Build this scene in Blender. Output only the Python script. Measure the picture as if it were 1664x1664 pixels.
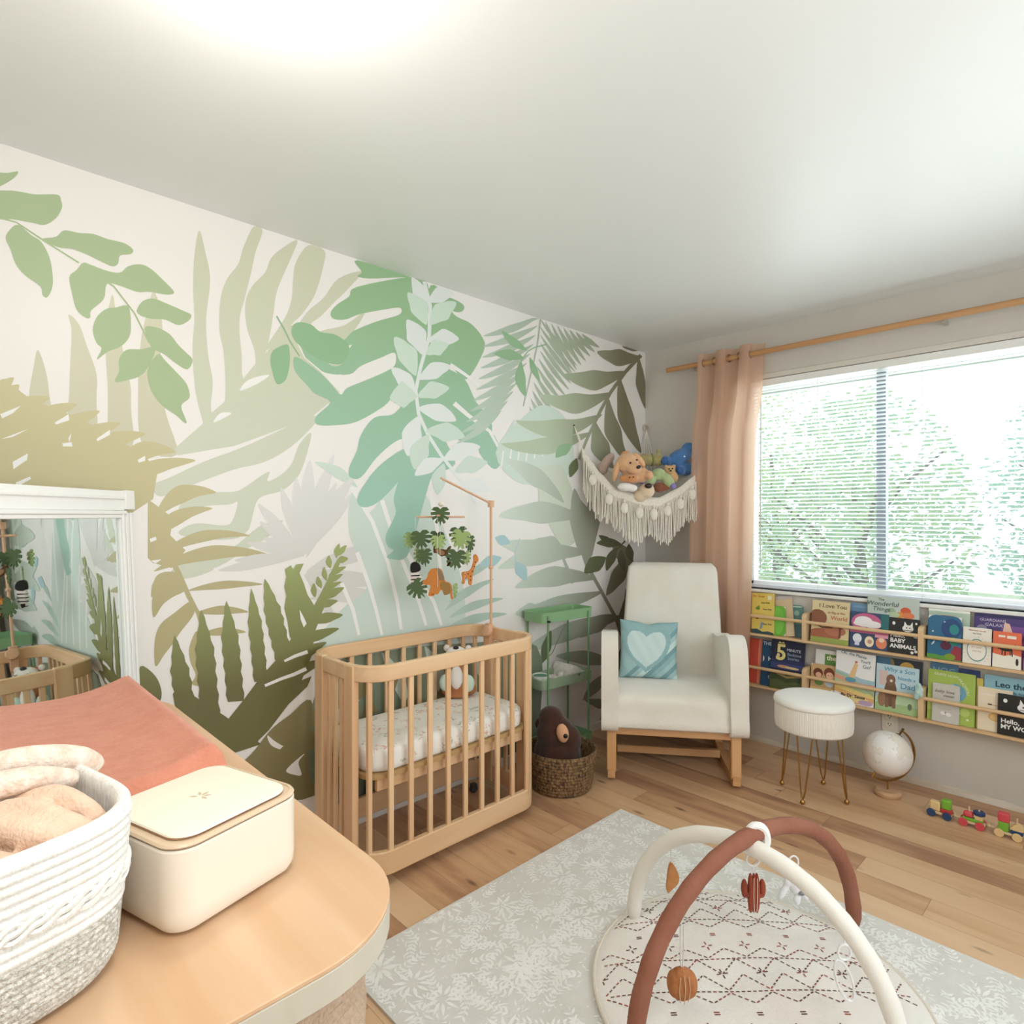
import bpy, math, random
from mathutils import Vector, Matrix
from mathutils.geometry import tessellate_polygon
for o in list(bpy.data.objects): bpy.data.objects.remove(o)
S = bpy.context.scene
C = bpy.data.collections.new('nursery'); S.collection.children.link(C)
random.seed(7)
PI = math.pi
# ------------------------------------------------------------------ camera, world, lights, exposure
cd = bpy.data.cameras.new('camera'); cam = bpy.data.objects.new('camera', cd); C.objects.link(cam)
cam.location = (2.360, -3.532, 1.334)
cam.rotation_euler = (PI/2, 0, math.radians(46.1))
cd.sensor_fit = 'HORIZONTAL'; cd.sensor_width = 36; cd.lens = 36*989/1664
cd.shift_y = 5/1664
cd.clip_start = .02
S.camera = cam
S.view_settings.view_transform = 'Standard'; S.view_settings.look = 'None'
S.view_settings.gamma = 1; S.view_settings.use_curve_mapping = False
S.view_settings.exposure = -0.86
w = bpy.data.worlds.new('daylight'); S.world = w; w.use_nodes = True
bg = w.node_tree.nodes['Background']; bg.inputs[0].default_value = (.80, .93, 1.0, 1); bg.inputs[1].default_value = 2.7
def light(name, typ, loc, energy, color=(1, 1, 1), size=.2, size_y=None, aim=None):
    l = bpy.data.lights.new(name, typ); l.energy = energy; l.color = color
    if typ == 'AREA':
        l.size = size
        if size_y: l.shape = 'RECTANGLE'; l.size_y = size_y
    else: l.shadow_soft_size = size
    o = bpy.data.objects.new(name, l); C.objects.link(o); o.location = loc
    if aim: o.rotation_euler = (Vector(aim)-Vector(loc)).to_track_quat('-Z', 'Y').to_euler()
    return o
light('window_daylight', 'AREA', (1.66, .40, 1.62), 70, (.86, .96, 1.0), 1.8, 1.3, (1.66, -1, 1.45))
light('side_fill_light', 'AREA', (3.50, -2.0, 1.45), 52, (.97, .99, 1.0), 1.9, 1.5, (.6, -2.7, 1.25))  # added fill light, shining in through the unseen right-wall opening
light('photo_lamp', 'POINT', (2.12, -3.45, 1.62), 18, (1.0, .97, .95), .10)
light('ceiling_lamp_light', 'POINT', (1.25, -3.12, 2.22), 20, (1.0, .96, .91), .12)
# ------------------------------------------------------------------ materials
def lin(h):
    if not isinstance(h, str): return tuple(h)+((1,) if len(h) == 3 else ())
    c = [int(h[i:i+2], 16)/255 for i in (0, 2, 4)]
    return tuple((x/12.92 if x <= .04045 else ((x+.055)/1.055)**2.4) for x in c)+(1,)
MC = {}
def mat(h, rough=.6, metal=0, key=None, var=None, vs=8, stretch=(1, 1, 1), bump=0, bs=60, bstretch=None, spec=.5, trans=0, emit=0, alpha=None, sheen=0, detail=4):
    k = key or (h, rough, metal, var, vs, stretch, bump, bs, bstretch, spec, trans, emit, alpha, sheen)
    if k in MC: return MC[k]
    m = bpy.data.materials.new(str(h)); m.use_nodes = True; nt = m.node_tree; N = nt.nodes; L = nt.links
    b = N['Principled BSDF']; b.inputs['Base Color'].default_value = lin(h)
    b.inputs['Roughness'].default_value = rough; b.inputs['Metallic'].default_value = metal
    b.inputs['Specular IOR Level'].default_value = spec
    if sheen: b.inputs['Sheen Weight'].default_value = sheen
    if emit: b.inputs['Emission Color'].default_value = lin(h); b.inputs['Emission Strength'].default_value = emit
    if var or bump:
        tc = N.new('ShaderNodeTexCoord')
    if var:
        mp = N.new('ShaderNodeMapping'); mp.inputs['Scale'].default_value = stretch; L.new(tc.outputs['Object'], mp.inputs[0])
        n = N.new('ShaderNodeTexNoise'); n.inputs['Scale'].default_value = vs; n.inputs['Detail'].default_value = detail; L.new(mp.outputs[0], n.inputs['Vector'])
        r = N.new('ShaderNodeValToRGB'); r.color_ramp.elements[0].position = .35; r.color_ramp.elements[1].position = .65
        r.color_ramp.elements[0].color = lin(h); r.color_ramp.elements[1].color = lin(var)
        L.new(n.outputs[0], r.inputs[0]); L.new(r.outputs[0], b.inputs['Base Color'])
    if bump:
        mp2 = N.new('ShaderNodeMapping'); mp2.inputs['Scale'].default_value = bstretch or (1, 1, 1); L.new(tc.outputs['Object'], mp2.inputs[0])
        n2 = N.new('ShaderNodeTexNoise'); n2.inputs['Scale'].default_value = bs; L.new(mp2.outputs[0], n2.inputs['Vector'])
        bp = N.new('ShaderNodeBump'); bp.inputs['Strength'].default_value = bump; bp.inputs['Distance'].default_value = .004
        L.new(n2.outputs[0], bp.inputs['Height']); L.new(bp.outputs[0], b.inputs['Normal'])
    if trans or alpha is not None:
        out = N['Material Output']; last = b.outputs[0]
        if trans:
            t = N.new('ShaderNodeBsdfTranslucent'); t.inputs[0].default_value = lin(h)
            mx = N.new('ShaderNodeMixShader'); mx.inputs[0].default_value = trans; L.new(last, mx.inputs[1]); L.new(t.outputs[0], mx.inputs[2]); last = mx.outputs[0]
        if alpha is not None:
            t = N.new('ShaderNodeBsdfTransparent')
            mx = N.new('ShaderNodeMixShader'); mx.inputs[0].default_value = alpha; L.new(t.outputs[0], mx.inputs[1]); L.new(last, mx.inputs[2]); last = mx.outputs[0]
        L.new(last, out.inputs[0])
    MC[k] = m
    return m
def wood(h1, h2, axis='z', sc=14, rough=.45):
    st = {'x': (.08, 1, 1), 'y': (1, .08, 1), 'z': (1, 1, .08)}[axis]
    return mat(h1, rough, 0, ('wood', h1, h2, axis, sc), h2, sc, st, .08, sc*3, st, detail=6)
# ------------------------------------------------------------------ mesh builder
class MB:
    def __init__(s): s.v = []; s.f = []; s.m = []; s.cur = 0
    def mi(s, i): s.cur = i; return s
    def add(s, vs, fs, M=None):
        o = len(s.v)
        s.v += [tuple(M @ Vector(p)) if M else tuple(p) for p in vs]
        s.f += [tuple(i+o for i in f) for f in fs]; s.m += [s.cur]*len(fs)
        return s
    def box(s, x0, x1, y0, y1, z0, z1, M=None):
        return s.add([(x0,y0,z0),(x1,y0,z0),(x1,y1,z0),(x0,y1,z0),(x0,y0,z1),(x1,y0,z1),(x1,y1,z1),(x0,y1,z1)],
                     [(0,3,2,1),(4,5,6,7),(0,1,5,4),(1,2,6,5),(2,3,7,6),(3,0,4,7)], M)
    def cb(s, c, d, M=None):
        return s.box(c[0]-d[0]/2, c[0]+d[0]/2, c[1]-d[1]/2, c[1]+d[1]/2, c[2]-d[2]/2, c[2]+d[2]/2, M)
    def tube(s, pts, r, n=8, closed=False, M=None):
        P = [Vector(p) for p in pts]; k = len(P); R = r if isinstance(r, (list, tuple)) else [r]*k
        vs = []; fs = []; up = None
        for i in range(k):
            a = P[(i-1) % k] if closed or i > 0 else P[0]; b = P[(i+1) % k] if closed or i < k-1 else P[-1]
            t = (b-a).normalized()
            if up is None: up = t.orthogonal().normalized()
            up = (up-t*up.dot(t)); up = up.normalized() if up.length > 1e-6 else t.orthogonal().normalized()
            q = t.cross(up)
            for j in range(n):
                an = 2*PI*j/n; vs.append(P[i]+(up*math.cos(an)+q*math.sin(an))*R[i])
        for i in range(k if closed else k-1):
            i2 = (i+1) % k
            for j in range(n): fs.append((i*n+j, i*n+(j+1) % n, i2*n+(j+1) % n, i2*n+j))
        if not closed: fs.append(tuple(range(n))[::-1]); fs.append(tuple((k-1)*n+j for j in range(n)))
        return s.add(vs, fs, M)
    def lathe(s, prof, c=(0, 0, 0), n=32, M=None):
        vs = []; fs = []; k = len(prof)
        for r, z in prof:
            for j in range(n): a = 2*PI*j/n; vs.append((c[0]+r*math.cos(a), c[1]+r*math.sin(a), c[2]+z))
        for i in range(k-1):
            for j in range(n): fs.append((i*n+j, i*n+(j+1) % n, (i+1)*n+(j+1) % n, (i+1)*n+j))
        fs.append(tuple(range(n))[::-1]); fs.append(tuple((k-1)*n+j for j in range(n)))
        return s.add(vs, fs, M)
    def ell(s, c, r, n=16, M=None, rot=None):
        if not isinstance(r, (list, tuple)): r = (r, r, r)
        vs = []; fs = []; k = n//2
        Rm = rot.to_matrix() if rot else None
        for i in range(k+1):
            th = PI*i/k
            for j in range(n):
                a = 2*PI*j/n; p = Vector((r[0]*math.sin(th)*math.cos(a), r[1]*math.sin(th)*math.sin(a), r[2]*math.cos(th)))
                if Rm: p = Rm @ p
                vs.append(p+Vector(c))
        for i in range(k):
            for j in range(n):
                f = (i*n+j, (i+1)*n+j, (i+1)*n+(j+1) % n, i*n+(j+1) % n)
                fs.append(f)
        return s.add(vs, fs, M)
    def prism(s, pts, t0, t1, plane='xz', M=None):
        n = len(pts)
        def P(p, t):
            return {'xz': (p[0], t, p[1]), 'xy': (p[0], p[1], t), 'yz': (t, p[0], p[1])}[plane]
        vs = [P(p, t0) for p in pts]+[P(p, t1) for p in pts]
        tr = tessellate_polygon([[Vector((p[0], p[1], 0)) for p in pts]])
        fs = [tuple(t) for t in tr]+[tuple(i+n for i in t[::-1]) for t in tr]
        fs += [(i, (i+1) % n, (i+1) % n+n, i+n) for i in range(n)]
        return s.add(vs, fs, M)
    def flat(s, pts, t, plane='xz', M=None):
        def P(p):
            return {'xz': (p[0], t, p[1]), 'xy': (p[0], p[1], t), 'yz': (t, p[0], p[1])}[plane]
        tr = tessellate_polygon([[Vector((p[0], p[1], 0)) for p in pts]])
        return s.add([P(p) for p in pts], [tuple(x) for x in tr], M)
    def grid(s, fn, nu, nv, M=None, wrap=False):
        vs = [fn(i/nu, j/nv) for i in range(nu+1) for j in range(nv+1)]
        fs = [(i*(nv+1)+j, (i+1)*(nv+1)+j, (i+1)*(nv+1)+j+1, i*(nv+1)+j+1) for i in range(nu) for j in range(nv)]
        return s.add(vs, fs, M)
    def build(s, name, mats, parent=None, smooth=40, bevel=0, seg=2, sub=0, voxel=0, solid=0, loc=None, rot=None, noise=None):
        me = bpy.data.meshes.new(name); me.from_pydata([tuple(v) for v in s.v], [], s.f)
        if not isinstance(mats, (list, tuple)): mats = [mats]
        for m in mats: me.materials.append(m)
        me.polygons.foreach_set('material_index', s.m)
        import bmesh
        if smooth != 'raw':
            bm = bmesh.new(); bm.from_mesh(me); bmesh.ops.recalc_face_normals(bm, faces=bm.faces); bm.to_mesh(me); bm.free()
        me.update()
        if smooth and smooth != 'raw':
            me.polygons.foreach_set('use_smooth', [True]*len(me.polygons)); me.set_sharp_from_angle(angle=math.radians(smooth))
        o = bpy.data.objects.new(name, me); C.objects.link(o)
        if parent: o.parent = parent
        if loc: o.location = loc
        if rot: o.rotation_euler = rot
        if voxel:
            r = o.modifiers.new('r', 'REMESH'); r.mode = 'VOXEL'; r.voxel_size = voxel; r.use_smooth_shade = True
            q = o.modifiers.new('s', 'SMOOTH'); q.iterations = 6; q.factor = .6
        if noise:
            tx = bpy.data.textures.new('fur', 'CLOUDS'); tx.noise_scale = noise[1]
            d = o.modifiers.new('d', 'DISPLACE'); d.texture = tx; d.strength = noise[0]; d.mid_level = .5
        if bevel:
            b = o.modifiers.new('b', 'BEVEL'); b.width = bevel; b.segments = seg; b.limit_method = 'ANGLE'; b.angle_limit = math.radians(40)
            b.harden_normals = False
            me.polygons.foreach_set('use_smooth', [True]*len(me.polygons))
        if sub:
            b = o.modifiers.new('u', 'SUBSURF'); b.levels = sub; b.render_levels = sub
        if solid:
            b = o.modifiers.new('o', 'SOLIDIFY'); b.thickness = solid; b.offset = 0
        return o
def tag(o, label=None, cat=None, group=None, kind=None):
    if label: o['label'] = label
    if cat: o['category'] = cat
    if group: o['group'] = group
    if kind: o['kind'] = kind
    return o
def thing(name, label, cat, loc=(0, 0, 0), rz=0, group=None, rot=None):
    o = bpy.data.objects.new(name, None); o.empty_display_size = .05; C.objects.link(o)
    o.location = loc; o.rotation_euler = rot or (0, 0, rz)
    return tag(o, label, cat, group)
def struct(o): o['kind'] = 'structure'; return o
def spline(pts, k=4, closed=True):
    n = len(pts); out = []
    for i in range(n if closed else n-1):
        if closed: p = [pts[(i+j-1) % n] for j in range(4)]
        else: p = [pts[min(n-1, max(0, i+j-1))] for j in range(4)]
        for t in range(k):
            u = t/k; r = []
            for d in range(len(pts[0])):
                a, b, c, e = (q[d] for q in p)
                r.append(.5*((2*b)+(-a+c)*u+(2*a-5*b+4*c-e)*u*u+(-a+3*b-3*c+e)*u**3))
            out.append(tuple(r))
    if not closed: out.append(tuple(pts[-1]))
    return out
def rrect(x0, x1, y0, y1, r, n=6):
    o = []
    for cx, cy, a0 in ((x1-r, y1-r, 0), (x0+r, y1-r, 90), (x0+r, y0+r, 180), (x1-r, y0+r, 270)):
        for i in range(n+1):
            a = math.radians(a0+90*i/n); o.append((cx+r*math.cos(a), cy+r*math.sin(a)))
    return o
def circ(cx, cy, r, n=20, ry=None): return [(cx+r*math.cos(2*PI*i/n), cy+(ry or r)*math.sin(2*PI*i/n)) for i in range(n)]
def text(body, size, h, parent, loc, rot=(PI/2, 0, 0), name='title_text', bold=0, align='CENTER', shear=0, ext=.0004):
    cu = bpy.data.curves.new('t', 'FONT'); cu.body = body; cu.size = size; cu.extrude = ext; cu.align_x = align; cu.align_y = 'CENTER'
    cu.offset = bold; cu.shear = shear; cu.resolution_u = 3; cu.space_line = .85
    t = bpy.data.objects.new('t', cu); C.objects.link(t)
    bpy.context.view_layer.update()
    me = bpy.data.meshes.new_from_object(t.evaluated_get(bpy.context.evaluated_depsgraph_get()))
    bpy.data.objects.remove(t)
    me.name = name; me.materials.clear(); me.materials.append(mat(h, .5))
    o = bpy.data.objects.new(name, me); C.objects.link(o); o.parent = parent; o.location = loc; o.rotation_euler = rot
    return o
MG=['sage2', 'sage', 'white', 'leafgreen', 'tan', 'grey', 'mint', 'green2', 'green', 'sprig', 'pale', 'stripe', 'olive', 'haze', 'lowpalm', 'dusk', 'teal', 'tan2', 'greyleaf', 'fern']
MD="""0,1,3285,1842,3296,1780,3306,1696,3301,1614,3250,1620,3256,1703,3265,1779
0,1,3208,1968,3200,1920,3203,1821,3206,1723,3206,1592,3137,1598,3134,1712,3134,1793,3159,1876,3181,1944
0,1,3091,2059,3108,1954,3108,1852,3102,1737,3097,1561,3032,1566,3037,1691,3039,1774,3062,1894,3081,2014
0,1,2974,2095,2995,1999,3008,1919,3016,1763,3002,1568,2896,1547,2932,1689,2951,1830,2942,1975,2955,2072
1,1,2824,2359,2840,2263,2844,2144,2840,2033,2846,1921,2836,1774,2811,1666,2797,1584,2725,1636,2782,1706,2778,1820,2794,1916,2801,2042,2789,2158,2789,2218,2804,2289
1,1,2631,2436,2669,2345,2688,2277,2729,2208,2751,2130,2755,2014,2739,1926,2736,1758,2769,1693,2611,1726,2669,1845,2675,1930,2684,2060,2665,2151,2642,2251,2623,2344,2597,2431
1,1,2458,2438,2514,2393,2563,2337,2587,2274,2638,2205,2662,2136,2656,2043,2627,1962,2619,1884,2579,1987,2555,2121,2543,2205,2514,2286,2480,2370
1,1,2410,2434,2463,2350,2476,2272,2482,2196,2509,2115,2587,1977,2539,2011,2480,2097,2437,2148,2384,2237,2346,2367,2342,2432
1,1,2167,2393,2277,2334,2347,2233,2414,2162,2466,2079,2534,1959,2466,1996,2405,2109,2360,2153,2296,2229,2228,2307
1,1,2153,2222,2248,2143,2360,2093,2484,2010,2526,1920,2414,1972,2257,2071,2199,2136
1,0,2488,2091,2547,2009,2623,1915,2673,1844,2736,1754,2783,1706,2815,1661,2903,1569,2893,1544,2797,1569,2703,1592,2619,1630,2505,1683,2419,1715,2320,1803,2272,1853,2402,1962,2419,2085
2,1,2681,1802,2650,1848,2571,1880,2611,1842
2,1,2776,1673,2751,1710,2712,1714,2740,1692
1,1,2401,1739,2505,1682,2633,1610,2718,1568,2811,1526,2918,1466,2971,1437,2947,1398,2849,1441,2704,1504,2589,1540,2482,1608,2376,1719
1,1,2399,1669,2450,1618,2482,1538,2529,1490,2578,1466,2570,1503,2611,1479,2662,1441,2704,1421,2791,1415,2875,1386,2887,1338,2805,1366,2718,1374,2690,1382,2711,1310,2745,1296,2837,1304,2893,1271,2824,1248,2704,1245,2655,1273,2640,1309,2611,1398,2521,1430,2458,1486,2426,1557
1,1,2517,1311,2589,1299,2637,1271,2697,1220,2760,1204,2869,1173,2918,1131,2869,1126,2760,1144,2651,1209,2574,1250
1,1,2773,1136,2828,1137,2894,1130,2964,1109,2972,1079,2910,1104,2836,1113
3,1,3384,2345,3355,2359,3332,2372,3345,2344,3384,2305
3,1,3384,2287,3355,2306,3326,2313,3291,2318,3237,2337,3227,2322,3225,2299,3240,2262,3268,2232,3301,2228,3345,2223,3384,2216
3,1,3333,2211,3301,2190,3276,2176,3256,2134,3248,2078,3250,2039,3262,2009,3274,2014,3279,2038,3316,2063,3338,2091,3350,2131,3361,2159,3355,2183
3,1,3274,2186,3240,2204,3219,2231,3181,2235,3143,2244,3103,2240,3056,2241,3031,2227,3038,2210,3068,2196,3074,2167,3091,2154,3126,2162,3159,2172,3198,2178,3235,2173
3,1,3170,2143,3148,2142,3103,2135,3068,2140,3044,2168,3008,2184,2977,2177,2939,2148,2906,2117,2926,2102,2983,2097,3020,2088,3080,2097,3106,2090,3114,2040,3148,1995,3151,1971,3165,1969,3187,1989,3198,2033,3206,2087,3187,2115
3,1,3044,2033,3080,2021,3109,2008,3134,1975,3144,1932,3134,1894,3120,1877,3133,1839,3103,1870,3068,1893,3044,1926,3037,1965
3,1,3020,2025,3002,2061,2971,2077,2932,2071,2880,2058,2851,2049,2860,2025,2893,2003,2932,2013,2977,2007,3008,2010
3,1,2995,1974,2958,1980,2919,1965,2893,1934,2866,1910,2846,1888,2863,1852,2900,1867,2939,1893,2971,1905,2986,1930
3,1,2964,1910,3008,1896,3050,1886,3071,1851,3071,1810,3083,1774,3044,1787,3008,1807,2983,1846
3,1,2955,1890,2983,1846,2988,1803,2971,1748,2939,1710,2900,1685,2873,1661,2866,1667,2883,1720,2856,1753,2866,1800,2900,1838,2932,1869
3,0,3379,2215,3337,2215,3277,2183,3182,2137,3180,2142,3275,2188,3335,2219,3378,2220
3,0,3133,2110,3087,2086,3028,2011,2985,1922,2981,1925,3024,2015,3084,2091,3130,2116
4,0,3384,1725,3374,1733,3345,1724,3301,1687,3245,1668,3181,1643,3114,1610,3056,1574,2995,1536,2958,1482,2971,1389,3056,1325,3384,1326
4,1,3392,1704,3383,1702,3371,1702,3360,1707,3351,1720,3345,1733,3342,1747,3350,1747,3360,1742,3372,1737,3381,1726,3389,1715,3393,1706
4,1,3392,1661,3379,1659,3363,1661,3347,1670,3338,1689,3332,1708,3330,1728,3342,1726,3355,1719,3371,1710,3381,1694,3390,1677,3394,1664
4,1,3345,1623,3333,1629,3316,1640,3297,1653,3280,1671,3265,1686,3255,1699,3273,1703,3294,1701,3315,1693,3330,1672,3341,1647,3346,1627
4,1,3301,1603,3285,1608,3263,1618,3239,1632,3218,1653,3199,1670,3186,1687,3207,1689,3231,1684,3256,1674,3277,1652,3293,1627,3302,1606
4,1,3250,1569,3233,1577,3209,1590,3182,1608,3159,1632,3139,1653,3125,1673,3148,1672,3175,1663,3203,1649,3225,1623,3242,1595,3251,1573
4,1,3208,1540,3190,1547,3163,1560,3134,1577,3107,1601,3083,1621,3067,1640,3092,1641,3121,1634,3153,1621,3178,1596,3198,1567,3209,1544
4,1,3159,1523,3139,1530,3109,1541,3075,1555,3043,1577,3015,1594,2994,1611,3023,1617,3056,1614,3092,1606,3122,1582,3146,1552,3160,1527
4,1,3079,1494,3059,1501,3028,1512,2993,1523,2957,1539,2926,1548,2902,1557,2932,1575,2967,1584,3006,1583,3039,1561,3065,1528,3080,1499
4,1,3079,1433,3052,1442,3009,1457,2961,1474,2912,1497,2869,1514,2836,1530,2875,1536,2922,1533,2974,1522,3020,1495,3057,1463,3080,1437
2,0,3374,1634,3326,1665,3345,1640,3369,1622
2,0,3372,1560,3306,1598,3345,1569
2,0,3345,1494,3309,1522,3311,1502,3343,1472
2,0,3338,1432,3304,1452,3301,1445,3336,1418
2,0,3243,1623,3208,1653,3206,1634,3240,1617
2,0,3208,1578,3200,1595,3206,1562
2,0,3134,1581,3097,1615,3097,1598,3131,1574
2,0,3017,1521,2995,1536,2995,1519,3014,1511
2,0,3224,1560,3200,1565,3198,1552,3222,1550
4,1,2964,1322,2943,1338,2911,1360,2872,1379,2833,1399,2795,1409,2766,1417,2805,1435,2849,1442,2894,1437,2928,1407,2953,1364,2965,1327
4,1,2983,1237,2961,1254,2927,1278,2887,1302,2847,1328,2809,1345,2779,1359,2819,1365,2863,1361,2909,1346,2945,1314,2971,1274,2984,1241
4,1,2953,1193,2920,1206,2869,1223,2809,1237,2746,1249,2689,1253,2644,1255,2693,1271,2752,1279,2817,1277,2875,1255,2923,1224,2953,1196
4,1,2964,1141,2922,1151,2855,1163,2777,1171,2695,1178,2621,1176,2562,1174,2624,1200,2700,1217,2783,1223,2860,1204,2924,1174,2965,1145
4,1,2861,1064,2831,1063,2786,1062,2734,1061,2680,1063,2633,1064,2596,1067,2634,1078,2682,1086,2736,1091,2788,1086,2833,1076,2861,1066
4,1,2832,980,2811,976,2780,971,2744,967,2707,966,2676,965,2651,966,2676,980,2708,991,2745,1000,2780,998,2812,991,2832,983
4,1,2820,902,2801,898,2773,893,2741,889,2709,889,2682,889,2660,891,2682,903,2711,912,2743,920,2774,918,2802,911,2820,904
4,0,2987,1389,2987,1188,2972,1170,2914,1149,2869,1209,2918,1263,2910,1325
2,0,2982,1252,2964,1260,2960,1249,2978,1241
2,0,2978,1178,2945,1181,2964,1167
4,0,2937,1207,2901,1131,2864,1039,2834,979,2816,914,2806,916,2822,983,2850,1045,2886,1138,2922,1215
4,1,2891,1131,2912,1136,2938,1136,2959,1126,2970,1103,2976,1079,2976,1053,2963,1060,2948,1072,2928,1083,2912,1100,2897,1116,2888,1128
4,1,2865,1074,2883,1070,2906,1060,2929,1045,2948,1026,2961,1006,2970,988,2961,1006,2948,1025,2929,1045,2906,1060,2883,1070,2865,1074
4,1,2894,1117,2937,1093,2972,1057,2970,982,2941,1024,2910,1047,2869,1070
4,1,2849,1028,2906,990,2949,955,2966,901,2964,814,2937,849,2910,884,2886,921,2841,982
4,1,2828,918,2857,863,2853,809,2836,761,2849,732,2815,725,2794,822
5,1,2432,1171,2437,1206,2447,1258,2460,1315,2478,1369,2501,1412,2525,1443,2525,1404,2518,1356,2500,1302,2477,1249,2454,1202,2436,1170
5,1,2432,1171,2428,1209,2425,1267,2424,1330,2430,1394,2445,1446,2463,1485,2474,1443,2479,1389,2473,1326,2461,1264,2448,1208,2436,1171
5,1,2432,1170,2419,1216,2405,1285,2391,1362,2385,1441,2391,1508,2405,1559,2426,1509,2442,1443,2448,1366,2446,1288,2442,1218,2437,1171
5,1,2432,1170,2414,1208,2390,1266,2365,1333,2347,1402,2341,1463,2344,1511,2372,1469,2397,1412,2415,1344,2425,1275,2433,1213,2436,1171
5,1,2432,1170,2409,1202,2377,1252,2342,1309,2312,1370,2295,1426,2288,1471,2320,1436,2354,1387,2383,1327,2406,1265,2425,1209,2436,1172
5,1,2432,1170,2410,1217,2379,1289,2346,1372,2319,1457,2304,1533,2299,1592,2331,1539,2363,1468,2390,1383,2410,1298,2427,1222,2436,1171
5,1,2433,1172,2450,1202,2478,1244,2510,1290,2546,1330,2582,1359,2613,1377,2600,1343,2577,1304,2542,1263,2501,1225,2463,1191,2436,1170
5,1,2433,1172,2451,1194,2480,1224,2512,1255,2547,1283,2580,1300,2608,1309,2593,1284,2569,1256,2534,1228,2496,1204,2461,1183,2435,1169
5,1,2434,1172,2469,1177,2520,1181,2574,1185,2627,1183,2670,1175,2702,1164,2668,1155,2624,1149,2572,1150,2518,1156,2468,1163,2434,1169
5,1,2435,1172,2478,1172,2541,1170,2608,1166,2671,1158,2722,1145,2760,1130,2719,1125,2666,1125,2602,1133,2536,1145,2475,1158,2434,1169
5,1,2434,1172,2461,1185,2501,1201,2545,1217,2588,1229,2626,1231,2656,1229,2631,1212,2596,1195,2552,1184,2506,1177,2464,1171,2435,1169
5,1,2434,1172,2451,1187,2478,1206,2509,1225,2540,1240,2570,1246,2594,1246,2578,1227,2555,1209,2523,1194,2489,1183,2457,1174,2435,1169
5,1,2432,1170,2406,1198,2368,1244,2326,1296,2289,1353,2265,1406,2253,1451,2290,1420,2329,1375,2365,1319,2396,1260,2421,1208,2436,1172
5,1,2433,1169,2401,1195,2356,1235,2305,1283,2259,1336,2225,1387,2206,1431,2248,1403,2296,1363,2341,1310,2381,1255,2415,1206,2436,1172
6,1,2190,1457,2207,1481,2235,1511,2271,1536,2314,1547,2352,1553,2384,1552,2363,1536,2333,1518,2297,1495,2256,1477,2219,1463,2192,1454
5,1,2425,1087,2400,1097,2361,1111,2315,1126,2270,1145,2233,1164,2206,1182,2244,1183,2288,1177,2333,1161,2373,1136,2407,1110,2427,1090
5,1,2426,1087,2400,1084,2361,1080,2316,1073,2270,1069,2231,1069,2199,1073,2231,1091,2270,1105,2316,1110,2361,1106,2400,1099,2426,1090
5,1,2427,1087,2405,1073,2372,1052,2335,1026,2295,1002,2259,984,2229,973,2248,1002,2277,1031,2316,1057,2358,1074,2398,1085,2425,1090
5,1,2428,1088,2413,1061,2390,1019,2366,972,2339,925,2312,886,2288,857,2292,894,2306,939,2332,987,2366,1031,2400,1067,2425,1090
5,1,2415,1166,2388,1201,2347,1256,2300,1318,2260,1386,2228,1447,2209,1496,2261,1463,2314,1414,2362,1352,2392,1282,2412,1215,2420,1169
5,1,2417,1102,2373,1107,2305,1116,2227,1124,2148,1143,2079,1162,2027,1183,2090,1198,2166,1201,2247,1192,2320,1164,2380,1133,2418,1107
5,1,2401,1054,2362,1047,2302,1038,2232,1025,2160,1022,2097,1022,2047,1029,2097,1059,2160,1081,2232,1095,2302,1087,2362,1074,2401,1059
5,1,2401,991,2363,983,2304,973,2237,960,2167,956,2105,955,2057,961,2105,991,2167,1015,2237,1029,2304,1023,2363,1010,2401,996
6,1,2209,1439,2135,1339,1986,1515,1870,1475,1711,1246,1590,917,1687,681,2334,779,2264,932,2135,1036,2228,1257
2,0,2227,1450,2124,1302,2046,1121,1995,936,1974,811,1957,811,1977,937,2028,1125,2107,1309,2210,1460
2,0,2077,1397,1996,1179,1879,932,1834,810,1817,812,1860,936,1976,1185,2056,1403
2,0,1944,1158,1857,1010,1790,914,1743,799,1726,801,1771,919,1838,1017,1923,1166
2,0,2201,1170,2144,1034,2105,912,2074,798,2059,799,2088,915,2126,1038,2181,1176
2,0,1815,1448,1768,1246,1744,1005,1725,1005,1747,1248,1791,1452
2,0,2273,1043,2218,924,2189,814,2175,815,2201,927,2255,1049
7,1,1710,870,1674,884,1619,905,1556,929,1494,957,1438,979,1395,999,1451,996,1515,984,1584,965,1641,934,1686,900,1712,873
7,1,1687,830,1646,835,1583,844,1512,855,1440,870,1376,881,1327,892,1385,900,1454,901,1531,897,1598,878,1654,854,1688,833
7,1,1710,776,1664,778,1593,781,1512,784,1429,794,1356,799,1299,807,1363,821,1440,829,1527,831,1605,818,1670,798,1712,780
7,1,1614,994,1584,1005,1539,1023,1486,1042,1435,1065,1389,1082,1354,1097,1401,1097,1454,1090,1512,1076,1559,1050,1595,1020,1616,997
7,1,1687,906,1657,915,1611,928,1559,943,1506,959,1459,971,1422,981,1467,984,1519,981,1576,972,1625,952,1665,928,1688,908
8,1,2189,2436,2167,2391,2189,2367,2128,2373,1967,2422,1910,2433,1910,2438
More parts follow.
